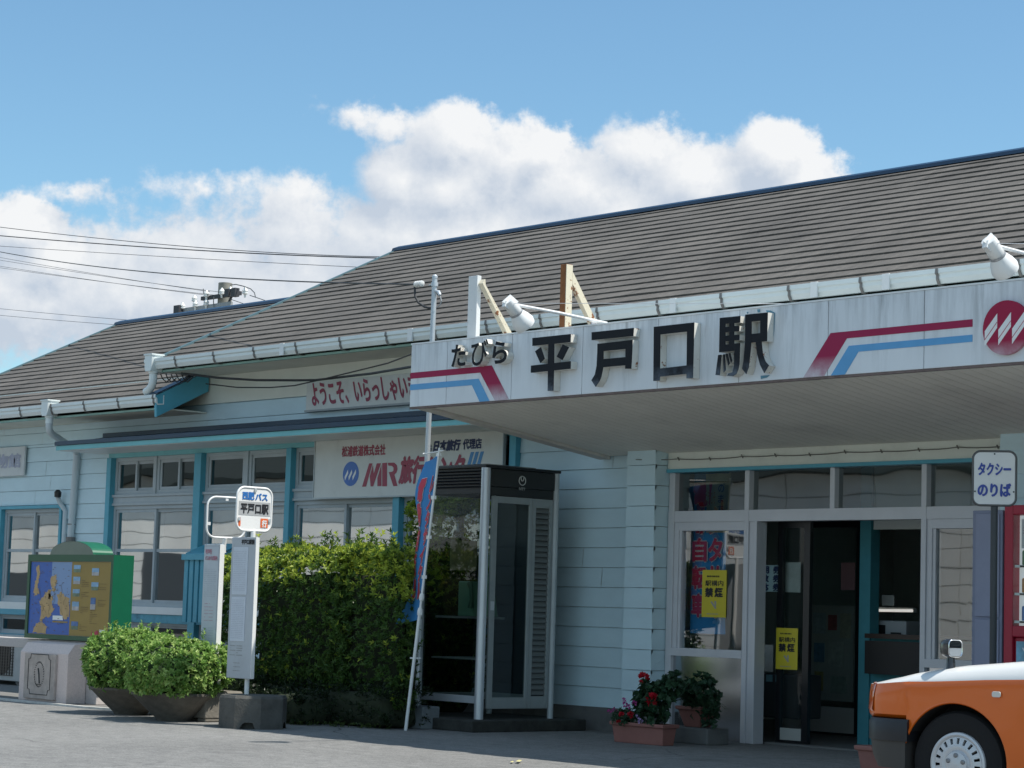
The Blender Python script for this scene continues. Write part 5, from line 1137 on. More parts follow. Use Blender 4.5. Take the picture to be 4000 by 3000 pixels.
for k in range(48):
    a = random.uniform(0,6.28); L_ = random.uniform(.26,.50); up = random.uniform(.5,1.3); d = Vector((cos(a)*.8+.25,sin(a)*.5-.35,up)).normalized(); p = Vector((-13.2,13.96,.30)); n_ = 13; prev = p
    for j in range(1, n_):
        q = p+d*(L_*j/n_)-Vector((0,0,.55*L_*(j/n_)**2)); sd = d.cross(Vector((0,0,1))).normalized()
        for s_ in (1,-1): m.leaf(q, sd*s_+d*.5, Vector((0,0,1)), .065*(1-.7*j/n_)+.008, .014, shade(random.choice(GD), random.uniform(.7,1.4)), .1)
        m.leaf(prev, q-prev, Vector((0,0,1)), (q-prev).length, .006, (.04,.07,.03)); prev = q
obj('frond', m, LEAFP, t); m = MB(); foliage_mass(m, (-13.15,13.95,.40), .17,.12,.16, 80, .06, .05, GD); foliage_mass(m, (-12.98,13.9,.24), .06,.06,.10, 26, .05, .035, GD); obj('leaves', m, LEAFP, t)
t = thing('small_plant', 'small green seedling in the pot behind the taxi bumper', 'plant', (pq.x+.22,pq.y+.14,.21)); m = MB(); foliage_mass(m, (pq.x+.22,pq.y+.12,.30), .10,.08,.09, 50, .05, .035, GD); obj('leaves', m, LEAFP, t)

# ================================================================== notices in the entrance
YEL = mk('notice_yellow', (.62,.50,.03), .5, var=.04); PGREY = mk('print_grey', (.35,.33,.30), .6)
def notice(label, a, b, Y):
    p, q = onY(a, Y), onY(b, Y); x0, x1, z0, z1 = p.x, q.x, q.z, p.z; w_, h_ = x1-x0, z1-z0
    t = thing('no_smoking_notice', label, 'notice', ((x0+x1)/2,Y,(z0+z1)/2), group='yellow no smoking notices')
    obj('sheet', bx(x0,x1,Y,Y+.004,z0,z1), YEL, t); m = MB()
    R_ = lambda u0,u1,v0,v1: rectY(x0+w_*u0,x0+w_*u1,z0+h_*v0,z0+h_*v1,Y-.002)
    put_text(m, '禁', R_(.14,.46,.43,.62), .01, .06); put_text(m, '煙', R_(.54,.86,.43,.62), .01, .06); put_text(m, '駅構内', R_(.14,.88,.66,.78), .0, .02); lines(m, x0+w_*.2, x1-w_*.2, z0+h_*.845, z0+h_*.885, 1, Y-.002, h_*.035, 0); obj('lettering', m, INK, t)
    m = MB(); lines(m, x0+w_*.22, x1-w_*.22, z0+h_*.05, z0+h_*.09, 1, Y-.002, h_*.02, 0)
    m.prism([(x0+w_*.36,Y-.0015,z0+h_*.32),(x0+w_*.42,Y-.0015,z0+h_*.34),(x0+w_*.62,Y-.0015,z0+h_*.20),(x0+w_*.57,Y-.0015,z0+h_*.17)], (0,.001,0)); m.prism([(x0+w_*.52,Y-.0015,z0+h_*.34),(x0+w_*.60,Y-.0015,z0+h_*.34),(x0+w_*.60,Y-.0015,z0+h_*.24),(x0+w_*.55,Y-.0015,z0+h_*.24)], (0,.001,0)); obj('pictogram', m, PGREY, t)
notice('yellow 禁煙 notice in the left sidelight window of the entrance', ZE(540,1385), ZG(740,360), 14.498)
notice('yellow 禁煙 notice on the glass door in the dim doorway', ZG(1178,447), ZG(1358,812), 14.69)
a, b = onY(ZE(1252,1345),14.78), onY(ZE(1252,1575),14.78); t = thing('ticket_notice', 'pale blue notice listing 定期券 回数券 団体券 behind the door glass', 'notice', (a.x-.2,14.78,b.z))
obj('sheet', bx(a.x-.42,a.x,14.78,14.784,b.z,a.z), mk('notice_cyan', (.42,.60,.62), .6), t); m = MB()
for k, row in enumerate(('定期券','回数券','団体券')):
    for j, ch in enumerate(row): put_text(m, ch, rectY(a.x-.40+j*.135,a.x-.40+j*.135+.085,a.z-.072-k*.075,a.z-.008-k*.075,14.777), .01, .06)
obj('lettering', m, mk('notice_navy', (.01,.03,.10), .6), t)
p, q = onY(ZE(470,545),14.66), onY(ZG(735,505),14.66); bw_ = q.x-p.x
t = thing('window_banner', 'blue banner with red 電動自転車 lettering hanging inside the left sidelight', 'banner', (p.x,14.66,q.z))
obj('cloth', MB().grid(lambda u, v: (p.x+bw_*u, 14.66+.012*sin(u*8+v*5), p.z-(p.z-q.z)*v), 14, 20), mk('window_banner_blue', (.05,.30,.62), .7), t, smooth=60); m = MB(); m_ = MB()
for x_, chars in ((.06,'電動自転車'),(.52,'レンタサイ')):
    for k, ch in enumerate(chars):
        r_ = rectY(p.x+bw_*x_,p.x+bw_*(x_+.40),p.z-.10-.245*k-.20,p.z-.10-.245*k,14.640); put_text(m_, ch, r_, .016, .09); put_text(m, ch, rectY(p.x+bw_*x_,p.x+bw_*(x_+.40),p.z-.10-.245*k-.20,p.z-.10-.245*k,14.634), .014, .035)
obj('lettering', m, mk('window_red', (.62,.04,.10), .6), t); obj('lettering_outline', m_, mk('window_outline', (.70,.68,.66), .6), t)
p, q = onY(ZE(556,555),14.60), onY(ZE(760,1060),14.60)
t = thing('paper_banner', 'cream paper banner with orange marks hanging inside the left sidelight', 'banner', (p.x,14.6,q.z))
obj('cloth', MB().grid(lambda u, v: (p.x+(q.x-p.x)*u, 14.62+.02*sin(u*9+v*2), p.z-(p.z-q.z)*v), 14, 8), mk('banner_cream', (.62,.54,.34), .8), t, smooth=60); m = MB()
for k, ch in enumerate('のまちへ'): put_text(m, ch, rectY(p.x+.18,p.x+.25,p.z-.17-k*.09,p.z-.10-k*.09,14.590), .03)
obj('lettering', m, mk('banner_navy', (.07,.07,.15), .7), t); m = MB(); put_text(m, 'ようこそ', rectY(p.x+.02,p.x+.15,q.z+.25,q.z+.36,14.590), .05); obj('orange_mark', m, mk('banner_orange', (.60,.28,.05), .7), t)
PP = mk('dim_paper', (.45,.45,.42), .8, var=.2, vs=8)
def sheet(label, za, a, zb_, b, Y, mat, name='paper_notice'):
    p, q = onY(za(*a), Y), onY(zb_(*b), Y); obj(name, bx(p.x,q.x,Y,Y+.006,q.z,p.z), mat, label=label, cat='notice', loc=((p.x+q.x)/2,Y,(p.z+q.z)/2))
sheet('pinkish paper notice on the inner glass door', ZF, (632,1322), ZF, (748,1560), 16.18, mk('pink_paper', (.38,.20,.21), .8))
sheet('plain grey list hung beside the ticket notice', ZE, (1258,1320), ZE, (1385,1580), 14.79, PP)
sheet('white price sheet low behind the glass door', ZG, (1046,592), ZG, (1145,828), 14.82, PP)
sheet('small framed sheet above the ticket counter', ZH, (985,165), ZH, (1088,258), 15.6, PP)
def counter_thing(name, label, cat, za, a, zb_, b, Y, dp, mat):
    p, q = onY(za(*a), Y), onY(zb_(*b), Y); t = thing(name, label, cat, ((p.x+q.x)/2,Y,q.z)); obj('casing', bx(p.x,q.x,Y,Y+dp,q.z,p.z), mat, t, bevel=.012); return t, p, q
t, p, q = counter_thing('ticket_machine', 'white ticket machine on the dark counter in the hall', 'machine', ZH, (890,380), ZH, (1190,680), 15.45, .35, mk('machine_white', (.34,.36,.37), .5)); obj('screen', bx(p.x+.05,p.x+.16,15.444,15.449,p.z-.20,p.z-.04), BLACK, t); obj('slot', bx(p.x+.22,p.x+.33,15.444,15.449,p.z-.12,p.z-.10), BLACK, t)
t, p, q = counter_thing('red_box', 'small red framed box on the dark counter in the hall', 'box', ZH, (915,555), ZH, (990,672), 15.30, .10, mk('box_red', (.35,.02,.05), .5)); obj('window', bx(p.x+.02,q.x-.02,15.294,15.299,q.z+.03,p.z-.03), PP, t)
def lit_tube():
    m = mk('tube_white', (.7,.7,.68), .4); b = m.node_tree.nodes['Principled BSDF']; b.inputs['Emission Color'].default_value = (1,.97,.9,1); b.inputs['Emission Strength'].default_value = .45; return m
t = thing('fluorescent_lamp', 'white fluorescent tube over the ticket counter', 'lamp', (-11.2,16,1.9)); p, q = onY(ZH(905,297),15.9), onY(ZH(1248,300),15.9); obj('tube', MB().tube([p,q], .012, 8), lit_tube(), t); obj('fitting', MB().box(p.x,q.x,15.91,15.96,p.z-.01,p.z+.03), PP, t)
t, p, q = counter_thing('leaflet_stand', 'dark leaflet stand with pale leaflets inside the doorway', 'stand', ZG, (1060,840), ZG, (1370,1240), 15.1, .3, mk('stand_dark', (.05,.06,.065), .6))
for k in range(2): obj('leaflet', bx(p.x+.05+k*.11,p.x+.12+k*.11,15.09,15.098,p.z-.07,p.z-.01), mk('leaflet_cyan', (.22,.42,.46), .5), t)

p, q = onY(ZG(1478,250),17.3), onY(ZG(1835,1090),17.3); t = thing('notice_board', 'pale notice board with small coloured papers deep inside the hall', 'notice board', ((p.x+q.x)/2,17.3,q.z))
obj('board', bx(p.x,q.x,17.3,17.33,q.z,p.z), mk('board_pale', (.62,.62,.58), .8, var=.1, vs=3), t, bevel=.004)
for k, (u, v, w_, h_, c) in enumerate([(.06,.70,.30,.22,(.55,.6,.62)),(.42,.74,.2,.16,(.5,.15,.15)),(.70,.66,.24,.26,(.66,.62,.5)),(.10,.40,.24,.20,(.2,.35,.5)),(.44,.36,.34,.26,(.68,.68,.64)),(.12,.10,.2,.2,(.55,.45,.2)),(.5,.08,.36,.18,(.5,.55,.5))]):
    X_, Z_ = p.x+(q.x-p.x)*u, q.z+(p.z-q.z)*v; obj('paper', bx(X_,X_+(q.x-p.x)*w_,17.292,17.298,Z_,Z_+(p.z-q.z)*h_), mk('paper_%s' % 'abcdefg'[k], c, .8, var=.25, vs=20), t)
# ================================================================== taxi rank sign, cabinet, vending machine
SX, SY = -9.195, 12.60; t = thing('taxi_rank_sign', 'white rounded sign タクシーのりば on a dark pole behind the taxi', 'sign', (SX,SY,0), radians(34), local=True)
DKP = mk('dark_pole', (.05,.055,.06), .45, metal=.3)
obj('pole', MB().lathe([(.024,0),(.024,1.90)], (0,.02,0), seg=14), DKP, t, smooth=40)
obj('foot', MB().lathe([(.17,0),(.17,.05),(.05,.08)], (0,.02,0), seg=24), CONCD, t, smooth=40)
pl_ = rrect(.285,.365,.05); obj('rim', MB().tube([(x,0,2.047+z) for x, z in pl_], .0085, 8, closed=True), mk('rim_dark', (.10,.10,.10), .4, metal=.5), t, smooth=60)
PLT = obj('plate', MB().prism([(x*.985,-.004,2.047+z*.985) for x, z in pl_], (0,.008,0)), mk('plate_white', (.66,.66,.64), .4, var=.03), t)
m = MB(); put_text(m, 'タクシー', rectY(-.108,.108,2.068,2.15,-.0075), .01, .05); put_text(m, 'のりば', rectY(-.108,.108,1.925,2.012,-.0075), .01, .05); obj('lettering', m, mk('taxi_blue', (.03,.06,.30), .5), PLT)
m = MB()
for x, z in ((0,.165),(-.128,-.09),(.128,-.09)): m.lathe([(.006,0),(.006,.004)], (x,-.004,2.047+z), (0,-1,0), 10)
obj('screw', m, DKP, PLT)
cx0, cx1, cy = -10.13, -9.865, 13.62
t = thing('locker_cabinet', 'tall blue-grey cabinet standing left of the red vending machine', 'cabinet', ((cx0+cx1)/2,13.9,0)); CGB = mk('cabinet_blue_grey', (.22,.24,.33), .5, var=.06)
obj('casing', bx(cx0,cx1,cy,14.2,.02,1.895), CGB, t, bevel=.006)
obj('door', bx(cx0+.035,cx1-.02,cy-.012,cy-.002,1.12,1.87).box(cx0+.035,cx1-.02,cy-.012,cy-.002,.08,1.10), mk('cabinet_door', (.26,.28,.38), .45, var=.05), t, bevel=.004); obj('handle', bx(cx1-.06,cx1-.045,cy-.03,cy-.012,1.0,1.16), ALUD, t)
def lit_display():      # the back-lit panel behind the bottles and cans
    m = mk('display_white', (.62,.64,.64), .5); b = m.node_tree.nodes['Principled BSDF']; b.inputs['Emission Color'].default_value = (.9,.96,1,1); b.inputs['Emission Strength'].default_value = .28; return m
vx0, vx1, vy = -9.85, -8.80, 13.62
t = thing('vending_machine', 'red framed drinks vending machine partly cut by the right photo edge', 'vending machine', ((vx0+vx1)/2,13.95,0)); VR = mk('vending_red', (.40,.012,.04), .35)
fr = MB(); fr.box(vx0,vx0+.075,vy,vy+.70,.10,1.93); fr.box(vx1-.075,vx1,vy,vy+.70,.10,1.93); fr.box(vx0+.075,vx1-.075,vy,vy+.70,1.86,1.93); fr.box(vx0+.075,vx1-.075,vy,vy+.70,.98,1.06); fr.box(vx0+.075,vx1-.075,vy,vy+.70,.10,.45); fr.box(vx0+.075,vx1-.075,vy+.10,vy+.70,1.06,1.86); fr.box(vx0+.075,vx1-.075,vy+.03,vy+.70,.45,.98)
obj('cabinet', fr, VR, t, bevel=.008); obj('plinth', bx(vx0+.03,vx1-.03,vy+.03,vy+.68,0,.10), BLACK, t)
obj('display_back', bx(vx0+.076,vx1-.076,vy+.085,vy+.098,1.062,1.858), lit_display(), t)
obj('header_panel', bx(vx0+.11,vx1-.11,vy+.06,vy+.084,1.62,1.83), mk('header_white', (.66,.66,.66), .4), t)
m = MB()
for k in range(3): m.box(vx0+.13,vx1-.13,vy+.055,vy+.0595,1.765-k*.02,1.772-k*.02)
obj('header_stripe', m, VR, t)
for s_ in range(3):
    zz = 1.08+s_*.20; obj('shelf', bx(vx0+.08,vx1-.08,vy+.02,vy+.084,zz,zz+.018), PLAIN, t); kn = MB(); cans = []
    for k in range(11):
        xx = vx0+.15+k*.075; kn.box(xx-.02,xx+.02,vy+.014,vy+.019,zz+.003,zz+.014)
        cb_ = MB().lathe([(.022,0),(.025,.006),(.025,.095),(.02,.105)], (xx,vy+.055,zz+.019), seg=14); cans.append((cb_, [mk('can_blue', (.08,.22,.5), .3), mk('can_orange', (.6,.25,.06), .3), mk('can_green', (.06,.22,.1), .3), mk('can_white', (.6,.6,.6), .3)][(k*2+s_) % 4]))
    multi('can', cans, t, smooth=40); obj('button', kn, BLACK, t)
m = MB().box(vx0+.10,vx1-.10,vy+.018,vy+.029,.50,.95); obj('picture_panel', m, mk('picture_sky', (.20,.45,.60), .35, var=.45, vs=7), t)
m = MB()
for k in range(5):
    p = Vector((vx0+.2+k*.17,vy+.016,.66)); m.face([p, p+Vector((.012,0,0)), p+Vector((.008,0,.17)), p+Vector((.004,0,.17))])
    for j in range(3): a = j*2.09+k; m.face([p+Vector((.006,0,.17)), p+Vector((.006+.09*cos(a),0,.17+.09*sin(a))), p+Vector((.006+.09*cos(a+.12),0,.17+.09*sin(a+.12)))])
obj('picture_turbine', m, PLAIN, t)
obj('glass', MB().face([(vx0+.076,vy+.008,1.062),(vx1-.076,vy+.008,1.062),(vx1-.076,vy+.008,1.858),(vx0+.076,vy+.008,1.858)]), GLASSC, t)

# ================================================================== taxi
TA = radians(6); TS = .93; wc = onZ(ZH(1640,1625), .29)
out = Vector((sin(TA),-cos(TA),0)); org = wc-out*(.80*TS); org.z = 0
TX = thing('taxi', 'orange and white taxi with fender mirrors parked before the entrance', 'taxi', org, pi+TA, local=True); TX.scale = (TS,)*3
def lerp_tab(tab, x):
    for (xa, va), (xb, vb_) in zip(tab, tab[1:]):
        if xa <= x <= xb:
            f_ = (x-xa)/(xb-xa); f_ = f_*f_*(3-2*f_)*.5+f_*.5; return va+(vb_-va)*f_
    return tab[0][1] if x < tab[0][0] else tab[-1][1]
Wt = [(-3.62,.74),(-3.4,.80),(-2.8,.84),(.1,.845),(.42,.83),(.57,.795),(.66,.74),(.725,.62)]
Bt = [(-3.62,.80),(-3.0,.86),(-1.2,.88),(-.42,.826),(.3,.785),(.64,.757),(.725,.75)]
Ht = [(-3.62,.90),(-2.9,.98),(-1.2,.99),(-.85,.985),(-.42,.945),(-.04,.905),(.15,.878),(.32,.845),(.48,.805),(.62,.775),(.725,.757)]
def zb(x): return .56 if x > .335 else (.25 if x > -2.95 else .34)
xs = [-3.62,-3.5,-3.3,-3.0,-2.96,-2.94,-2.5,-2.0,-1.5,-1.0,-.8,-.6,-.42,-.2,0,.15,.25,.33,.34,.43,.52,.58,.62,.66,.685,.705,.72]
body = MB(); secs = []; rows_n = None
for x in xs:
    w_, b_, h_, z_ = lerp_tab(Wt,x), lerp_tab(Bt,x), lerp_tab(Ht,x), zb(x); d = h_-b_
    L_ = [(.96*w_,z_),(w_,z_+.10*(b_-z_)),(w_+.004,z_+.40*(b_-z_)),(w_+.002,z_+.7*(b_-z_)),(w_-.004,b_-.035),(w_-.012,b_),(w_-.022,b_+.18*d),(w_-.045,b_+.50*d),(w_-.09,b_+.78*d),(w_-.16,b_+.92*d),(w_*.55,b_+.985*d),(0,h_)]
    secs.append(L_+[(-y,z) for y, z in L_[-2::-1]])
n_ = len(secs[0])
for x, s_ in zip(xs, secs): body.v += [(x,y,z) for y, z in s_]
body.mi = []
for i in range(len(xs)-1):
    for k in range(n_-1):
        a = i*n_+k; body.f.append((a,a+1,a+n_+1,a+n_)); kk = min(k, n_-2-k); body.mi.append(2 if kk >= 5 else 0)
    body.f.append((i*n_, i*n_+n_, i*n_+2*n_-1, i*n_+n_-1)); body.mi.append(1)
body.f.append(tuple(range(n_-1,-1,-1))); body.mi.append(0); body.f.append(tuple(range((len(xs)-1)*n_, len(xs)*n_))); body.mi.append(0)
def carpaint(name, col):
    m = mk(name, col, .33, coat=.45); m.node_tree.nodes['Principled BSDF'].inputs['Coat Roughness'].default_value = .06; return m
ORG, TWH, WELL = carpaint('taxi_orange', (.72,.13,.004)), carpaint('taxi_white', (.74,.74,.72)), mk('wheel_well', (.012,.012,.013), .9)
bd = obj('body', body, [ORG, WELL, TWH], TX)
cut = MB()
for X_ in (0,-2.68): cut.lathe([(.357,-1.2),(.357,1.2)], (X_,0,.318), (0,1,0), 56)
co = obj('cutter', cut, WELL, TX)
bm_ = bd.modifiers.new('arch', 'BOOLEAN'); bm_.object = co; bm_.operation = 'DIFFERENCE'; bm_.solver = 'EXACT'; bm_.material_mode = 'TRANSFER'
bpy.context.view_layer.update(); dg = bpy.context.evaluated_depsgraph_get(); me2 = bpy.data.meshes.new_from_object(bd.evaluated_get(dg)); bd.modifiers.clear(); bd.data = me2
bpy.data.objects.remove(co); me2.shade_smooth(); me2.set_sharp_from_angle(angle=radians(32))
ib = MB().box(-.34,.34,-.62,.62,.30,.70).box(-3.02,-2.34,-.62,.62,.30,.70).box(-2.3,-.38,-.78,.78,.24,.30); obj('underbody', ib, WELL, TX)
# arch lip
lp = MB(); pts = [(.357*cos(a), .838, .318+.357*sin(a)) for a in [radians(-14+208*k/36) for k in range(37)]]; lp.tube(pts, .009, 6)
obj('arch_lip', lp, ORG, TX, smooth=60)
# hood shut line, bumper
def outline(s_, x0):
    q = [(x0,.862),(.42,.86),(.55,.835),(.64,.775),(.70,.68),(.745,.50),(.76,.25),(.765,0)]
    q = [(x0+(x-x0)*s_, y*(1 if s_ == 1 else .985)) for x, y in q]; return q+[(x,-y) for x, y in q[-2::-1]]
def loft(rings, name, mat, par, **kw):
    m = MB(); n = len(rings[0][0])
    for q, z in rings: m.v += [(x,y,z) for x, y in q]
    for k in range(len(rings)-1):
        for j in range(n): l = (j+1) % n; m.f.append((k*n+j,k*n+l,(k+1)*n+l,(k+1)*n+j))
    m.f.append(tuple(range(n-1,-1,-1))); m.f.append(tuple(range((len(rings)-1)*n,len(rings)*n))); return obj(name, m, mat, par, **kw)
BMP = mk('bumper_black', (.013,.014,.017), .45); SKG = mk('skirt_grey', (.05,.046,.042), .6)
bp_ = loft([(outline(1,.315),.425),(outline(1.0,.315),.455),(outline(1.0,.315),.535),(outline(.97,.315),.556)], 'front_bumper', BMP, TX, smooth=45)
loft([(outline(.80,.335),.262),(outline(.93,.335),.34),(outline(.975,.335),.424)], 'front_skirt', SKG, bp_, smooth=45)
rb = MB().box(-3.70,-3.35,-.85,.85,.42,.56).box(-3.66,-3.35,-.83,.83,.27,.42); obj('rear_bumper', rb, BMP, TX, bevel=.02)
# lamps
AMB = mk('amber_lens', (.62,.10,.012), .12, coat=.8)
for s_ in (1,-1):
    q = [(.605,.775),(.64,.752),(.675,.71),(.70,.655),(.722,.60)]; m = MB(); n = len(q)
    for zz, off in ((.592,.004),(.605,.014),(.70,.012),(.752,.004),(.765,-.004)):
        for x, y in q: dx, dy = .7*off, .7*off; m.v.append((x+dx-(zz-.6)*.10,(y+dy)*s_,zz))
    for k in range(4):
        for j in range(n-1): a = k*n+j; m.f.append((a,a+1,a+n+1,a+n))
    obj('corner_lamp', m, AMB, TX, smooth=60)
    obj('headlight', bx(.70,.735,.28*s_ if s_ > 0 else -.58,.58 if s_ > 0 else -.28,.60,.735), mk('headlight_glass', (.6,.62,.62), .1, coat=1), TX, bevel=.01)
    mkr = rrect(.058,.034,.012); obj('side_marker', MB().prism([(-.285+x,.846*s_,.735+z) for x, z in mkr], (0,.012*s_,0)), mk('marker_lens', (.62,.60,.55), .15, coat=.8), TX, bevel=.003)
    # fender mirror
    cx_, cy_ = .115, .70; st_ = MB()
    st_.tube([(cx_,cy_*s_,.835),(cx_,cy_*s_,.87),(cx_,cy_*s_,.935)], [.042,.030,.024], 14); MR = obj('fender_mirror', st_, mk('mirror_black', (.02,.021,.023), .2, coat=.6), TX, smooth=50)
    hd_ = MB(); rr = rrect(.118,.108,.03); yw = radians(-14*s_); R2 = lambda x, y, z: (cx_+x*cos(yw)-y*sin(yw), cy_*s_+x*sin(yw)+y*cos(yw), .992+z)
    ks = [(-.035,1.0),(-.03,1.03),(.0,1.03),(.03,.93),(.048,.70)]
    for x, f_ in ks: hd_.v += [R2(x,a*f_,b__*f_) for a, b__ in rr]
    n = len(rr)
    for k in range(len(ks)-1):
        for j in range(n): l = (j+1) % n; hd_.f.append((k*n+j,k*n+l,(k+1)*n+l,(k+1)*n+j))
    hd_.f.append(tuple(range(n-1,-1,-1))); hd_.f.append(tuple(range((len(ks)-1)*n,len(ks)*n))); obj('housing', hd_, MATS['mirror_black'], MR, smooth=50)
    obj('bezel', MB().tube([R2(-.037,a*.93,b__*.93) for a, b__ in rr], .004, 6, closed=True), mk('chrome', (.75,.76,.78), .12, metal=1), MR, smooth=60)
    obj('mirror_glass', MB().face([R2(-.0375,a*.90,b__*.90) for a, b__ in rr]), mk('mirror_silver', (.40,.46,.52), .02, metal=1), MR)
# wheels
TYRE, RIMM = mk('tyre_rubber', (.007,.007,.008), .85, bump=.2, bs=40), mk('hubcap_silver', (.60,.61,.63), .38, metal=.35)
for X_ in (0,-2.68):
    for s_ in (1,-1):
        ty = MB().lathe([(.185,-.085),(.25,-.092),(.295,-.085),(.312,-.06),(.313,.06),(.297,.084),(.25,.092),(.20,.087),(.188,.078)], (X_,.715*s_,.312), (0,s_,0), 56, caps=False)
        whl = obj('wheel', MB().lathe([(.06,-.06),(.17,-.06),(.186,-.07),(.186,.05),(.175,.052),(.172,.045)], (X_,.715*s_,.312), (0,s_,0), 48), WELL, TX, smooth=40); obj('tyre', ty, TYRE, whl, smooth=40)
        o_ = Vector((X_,.715*s_+.06*s_,.312)); hub = MB(); N = 19
        def hp_(r, a, d): return o_+Vector((r*cos(a), d*s_, r*sin(a)))
        hub.lathe([(.188,.018),(.184,.030),(.172,.034),(.163,.030),(.158,.024)], o_, (0,s_,0), 76, caps=False)
        for k in range(N):
            a0_, a1_ = 2*pi*k/N, 2*pi*(k+1)/N; g0, g1 = a0_+(a1_-a0_)*.62, a1_
            for j in range(4):
                b0, b1 = a0_+(g0-a0_)*j/4, a0_+(g0-a0_)*(j+1)/4; hub.face([hp_(.158,b0,.024),hp_(.158,b1,.024),hp_(.108,b1,.036),hp_(.108,b0,.036)])
            for j in range(3):       # bridge over the slot at both ends
                b0, b1 = g0+(g1-g0)*j/3, g0+(g1-g0)*(j+1)/3; hub.face([hp_(.158,b0,.024),hp_(.158,b1,.024),hp_(.152,b1,.0255),hp_(.152,b0,.0255)]); hub.face([hp_(.118,b0,.034),hp_(.118,b1,.034),hp_(.108,b1,.036),hp_(.108,b0,.036)])
            hub.face([hp_(.152,g0,.0255),hp_(.118,g0,.034),hp_(.118,g0+.02,.012),hp_(.152,g0+.02,.008)])
        hub.lathe([(.108,.036),(.098,.038),(.082,.032),(.076,.040),(.072,.048),(.03,.056),(.0,.058)], o_, (0,s_,0), 48, caps=False)
        HU = obj('hubcap', hub, RIMM, whl, smooth=35); nt_ = MB()
        for k in range(5): a = radians(20+72*k); nt_.lathe([(.014,.044),(.014,.058),(.009,.062)], o_+Vector((.052*cos(a),0,.052*sin(a))), (0,s_,0), 10)
        obj('wheel_nut', nt_, mk('nut_grey', (.25,.25,.26), .4, metal=.6), HU, smooth=35)
# cabin behind the bonnet
gh = MB(); sec = [(-.86,.70,.99),(-1.55,.60,1.42),(-1.75,.58,1.46),(-2.6,.58,1.46),(-2.85,.59,1.41),(-3.25,.70,.99)]
gh.prism([(x,.70,z) for x, w_, z in sec], (0,-1.40,0)); gv = [(x, y*(1 if abs(z-.99) < .01 else .86), z) for x, y, z in gh.v]; gh.v = gv; CAB = obj('cabin_glass', gh, mk('car_glass', (.02,.024,.026), .06, coat=.5), TX, bevel=.01)
obj('roof', MB().prism([(-1.52,.585,1.415),(-1.75,.585,1.475),(-2.6,.585,1.475),(-2.88,.585,1.415)], (0,-1.17,0)), TWH, CAB, bevel=.02)
for s_ in (1,-1):
    pm = MB()
    for (xa, za, xb, zb_) in ((-.86,.985,-1.54,1.43),(-3.26,.985,-2.86,1.43),(-2.02,.985,-2.02,1.46)): pm.tube([(xa,.705*s_,za),(xb,.595*s_,zb_)], .03, 8)
    obj('pillar', pm, TWH, CAB, smooth=50)
dl = MB()
for s_ in (1,-1):
    for X_ in (-.98,-2.05,-2.30): dl.box(X_-.004,X_+.004,.844*s_-.003,.844*s_+.004,.32,.86)
obj('door_gap', dl, BLACK, TX)

# ================================================================== utility pole and cables
def wpt(q, Y): return onY(q, Y)
PT = wpt(ZV(1719,598), 30); t = thing('utility_pole', 'concrete utility pole with insulator crossarms rising behind the left roof ridge', 'utility pole', (PT.x,30,0))
obj('pole', MB().tube([(PT.x,30,0),(PT.x,30,PT.z)], [.20,.165], 20), mk('pole_concrete', (.27,.255,.215), .9, var=.15, vs=5), t, smooth=40)
za = wpt(ZV(1719,690),29.8).z; zb_ = wpt(ZV(1500,787),29.8).z; AR = mk('arm_dark', (.05,.05,.055), .6, metal=.3)
A1 = obj('crossarm', bx(PT.x-.62,PT.x+.95,29.74,29.82,za-.05,za+.04), AR, t); A2 = obj('crossarm', bx(PT.x-1.55,PT.x+.6,29.74,29.82,zb_-.06,zb_+.03), mk('arm_grey', (.30,.31,.31), .6), t)
obj('arm_brace', MB().tube([(PT.x+.62,29.78,za-.03),(PT.x+.12,29.78,za-.62)], .03, 6), AR, t)
PORC = MATS['porcelain']
def ins(x, z, par): obj('insulator', MB().lathe([(.02,-.12),(.03,-.05),(.07,-.03),(.07,.0),(.05,.01),(.07,.03),(.06,.06),(.03,.09),(.02,.12)], (x,29.72,z), seg=14), PORC, par, smooth=40)
for dx in (-.85,-.35,.28,.62,1.22): ins(PT.x+dx, za+(-.02 if abs(dx) > .8 else .05), A1)
for dx in (-1.35,-.8,-.35): ins(PT.x+dx, zb_+.05, A2)
for sw in (MB().box(PT.x+.55,PT.x+.72,29.6,29.73,za-.08,za+.10), MB().box(PT.x+.82,PT.x+.98,29.6,29.73,za-.10,za+.10), MB().box(PT.x-1.55,PT.x-1.32,29.6,29.73,zb_-.12,zb_+.09)): obj('switch_box', sw, AR, A1)
lw = MB()
lw.tube([wpt(ZV(a_,b_),29.7) for a_, b_ in ((1755,612),(1800,607),(1855,620),(1910,640),(1940,670),(1948,705))], .012, 5); lw.tube([wpt(ZV(a_,b_),29.7) for a_, b_ in ((1630,700),(1628,740),(1632,780))], .012, 5); lw.tube([wpt(ZV(a_,b_),29.7) for a_, b_ in ((1550,640),(1552,675),(1590,688))], .012, 5)
lw.tube([wpt(ZV(1905,690),29.7), wpt(ZS(520,605),29.7)], .010, 5); lw.tube([wpt(ZV(1745,715),29.7), wpt(ZV(1860,755),29.7)], .008, 5); obj('jumper_wire', lw, mk('wire_grey', (.10,.105,.11), .6), t)
def cable(label, pts, r, Ys, n=22):
    P_ = [wpt(q, y) for q, y in zip(pts, Ys)]
    a, m_, b = P_; path = []
    for k in range(n+1):       # parabola through the three surveyed points
        f_ = k/n; path.append(a*((1-f_)*(1-2*f_))+m_*(4*f_*(1-f_))+b*(f_*(2*f_-1)))
    obj('overhead_cable', MB().tube(path, r, 5), CABLE, label=label, cat='cable', group='overhead cables left of the station', loc=tuple(a))
cable('uppermost overhead cable, ending behind the tall roof edge', [(-120,872),(780,967),(1640,1004)], .007, (24,24,24))
cable('thick overhead cable just under the uppermost one', [(-120,910),(760,977),(1640,1011)], .0105, (24,24,24))
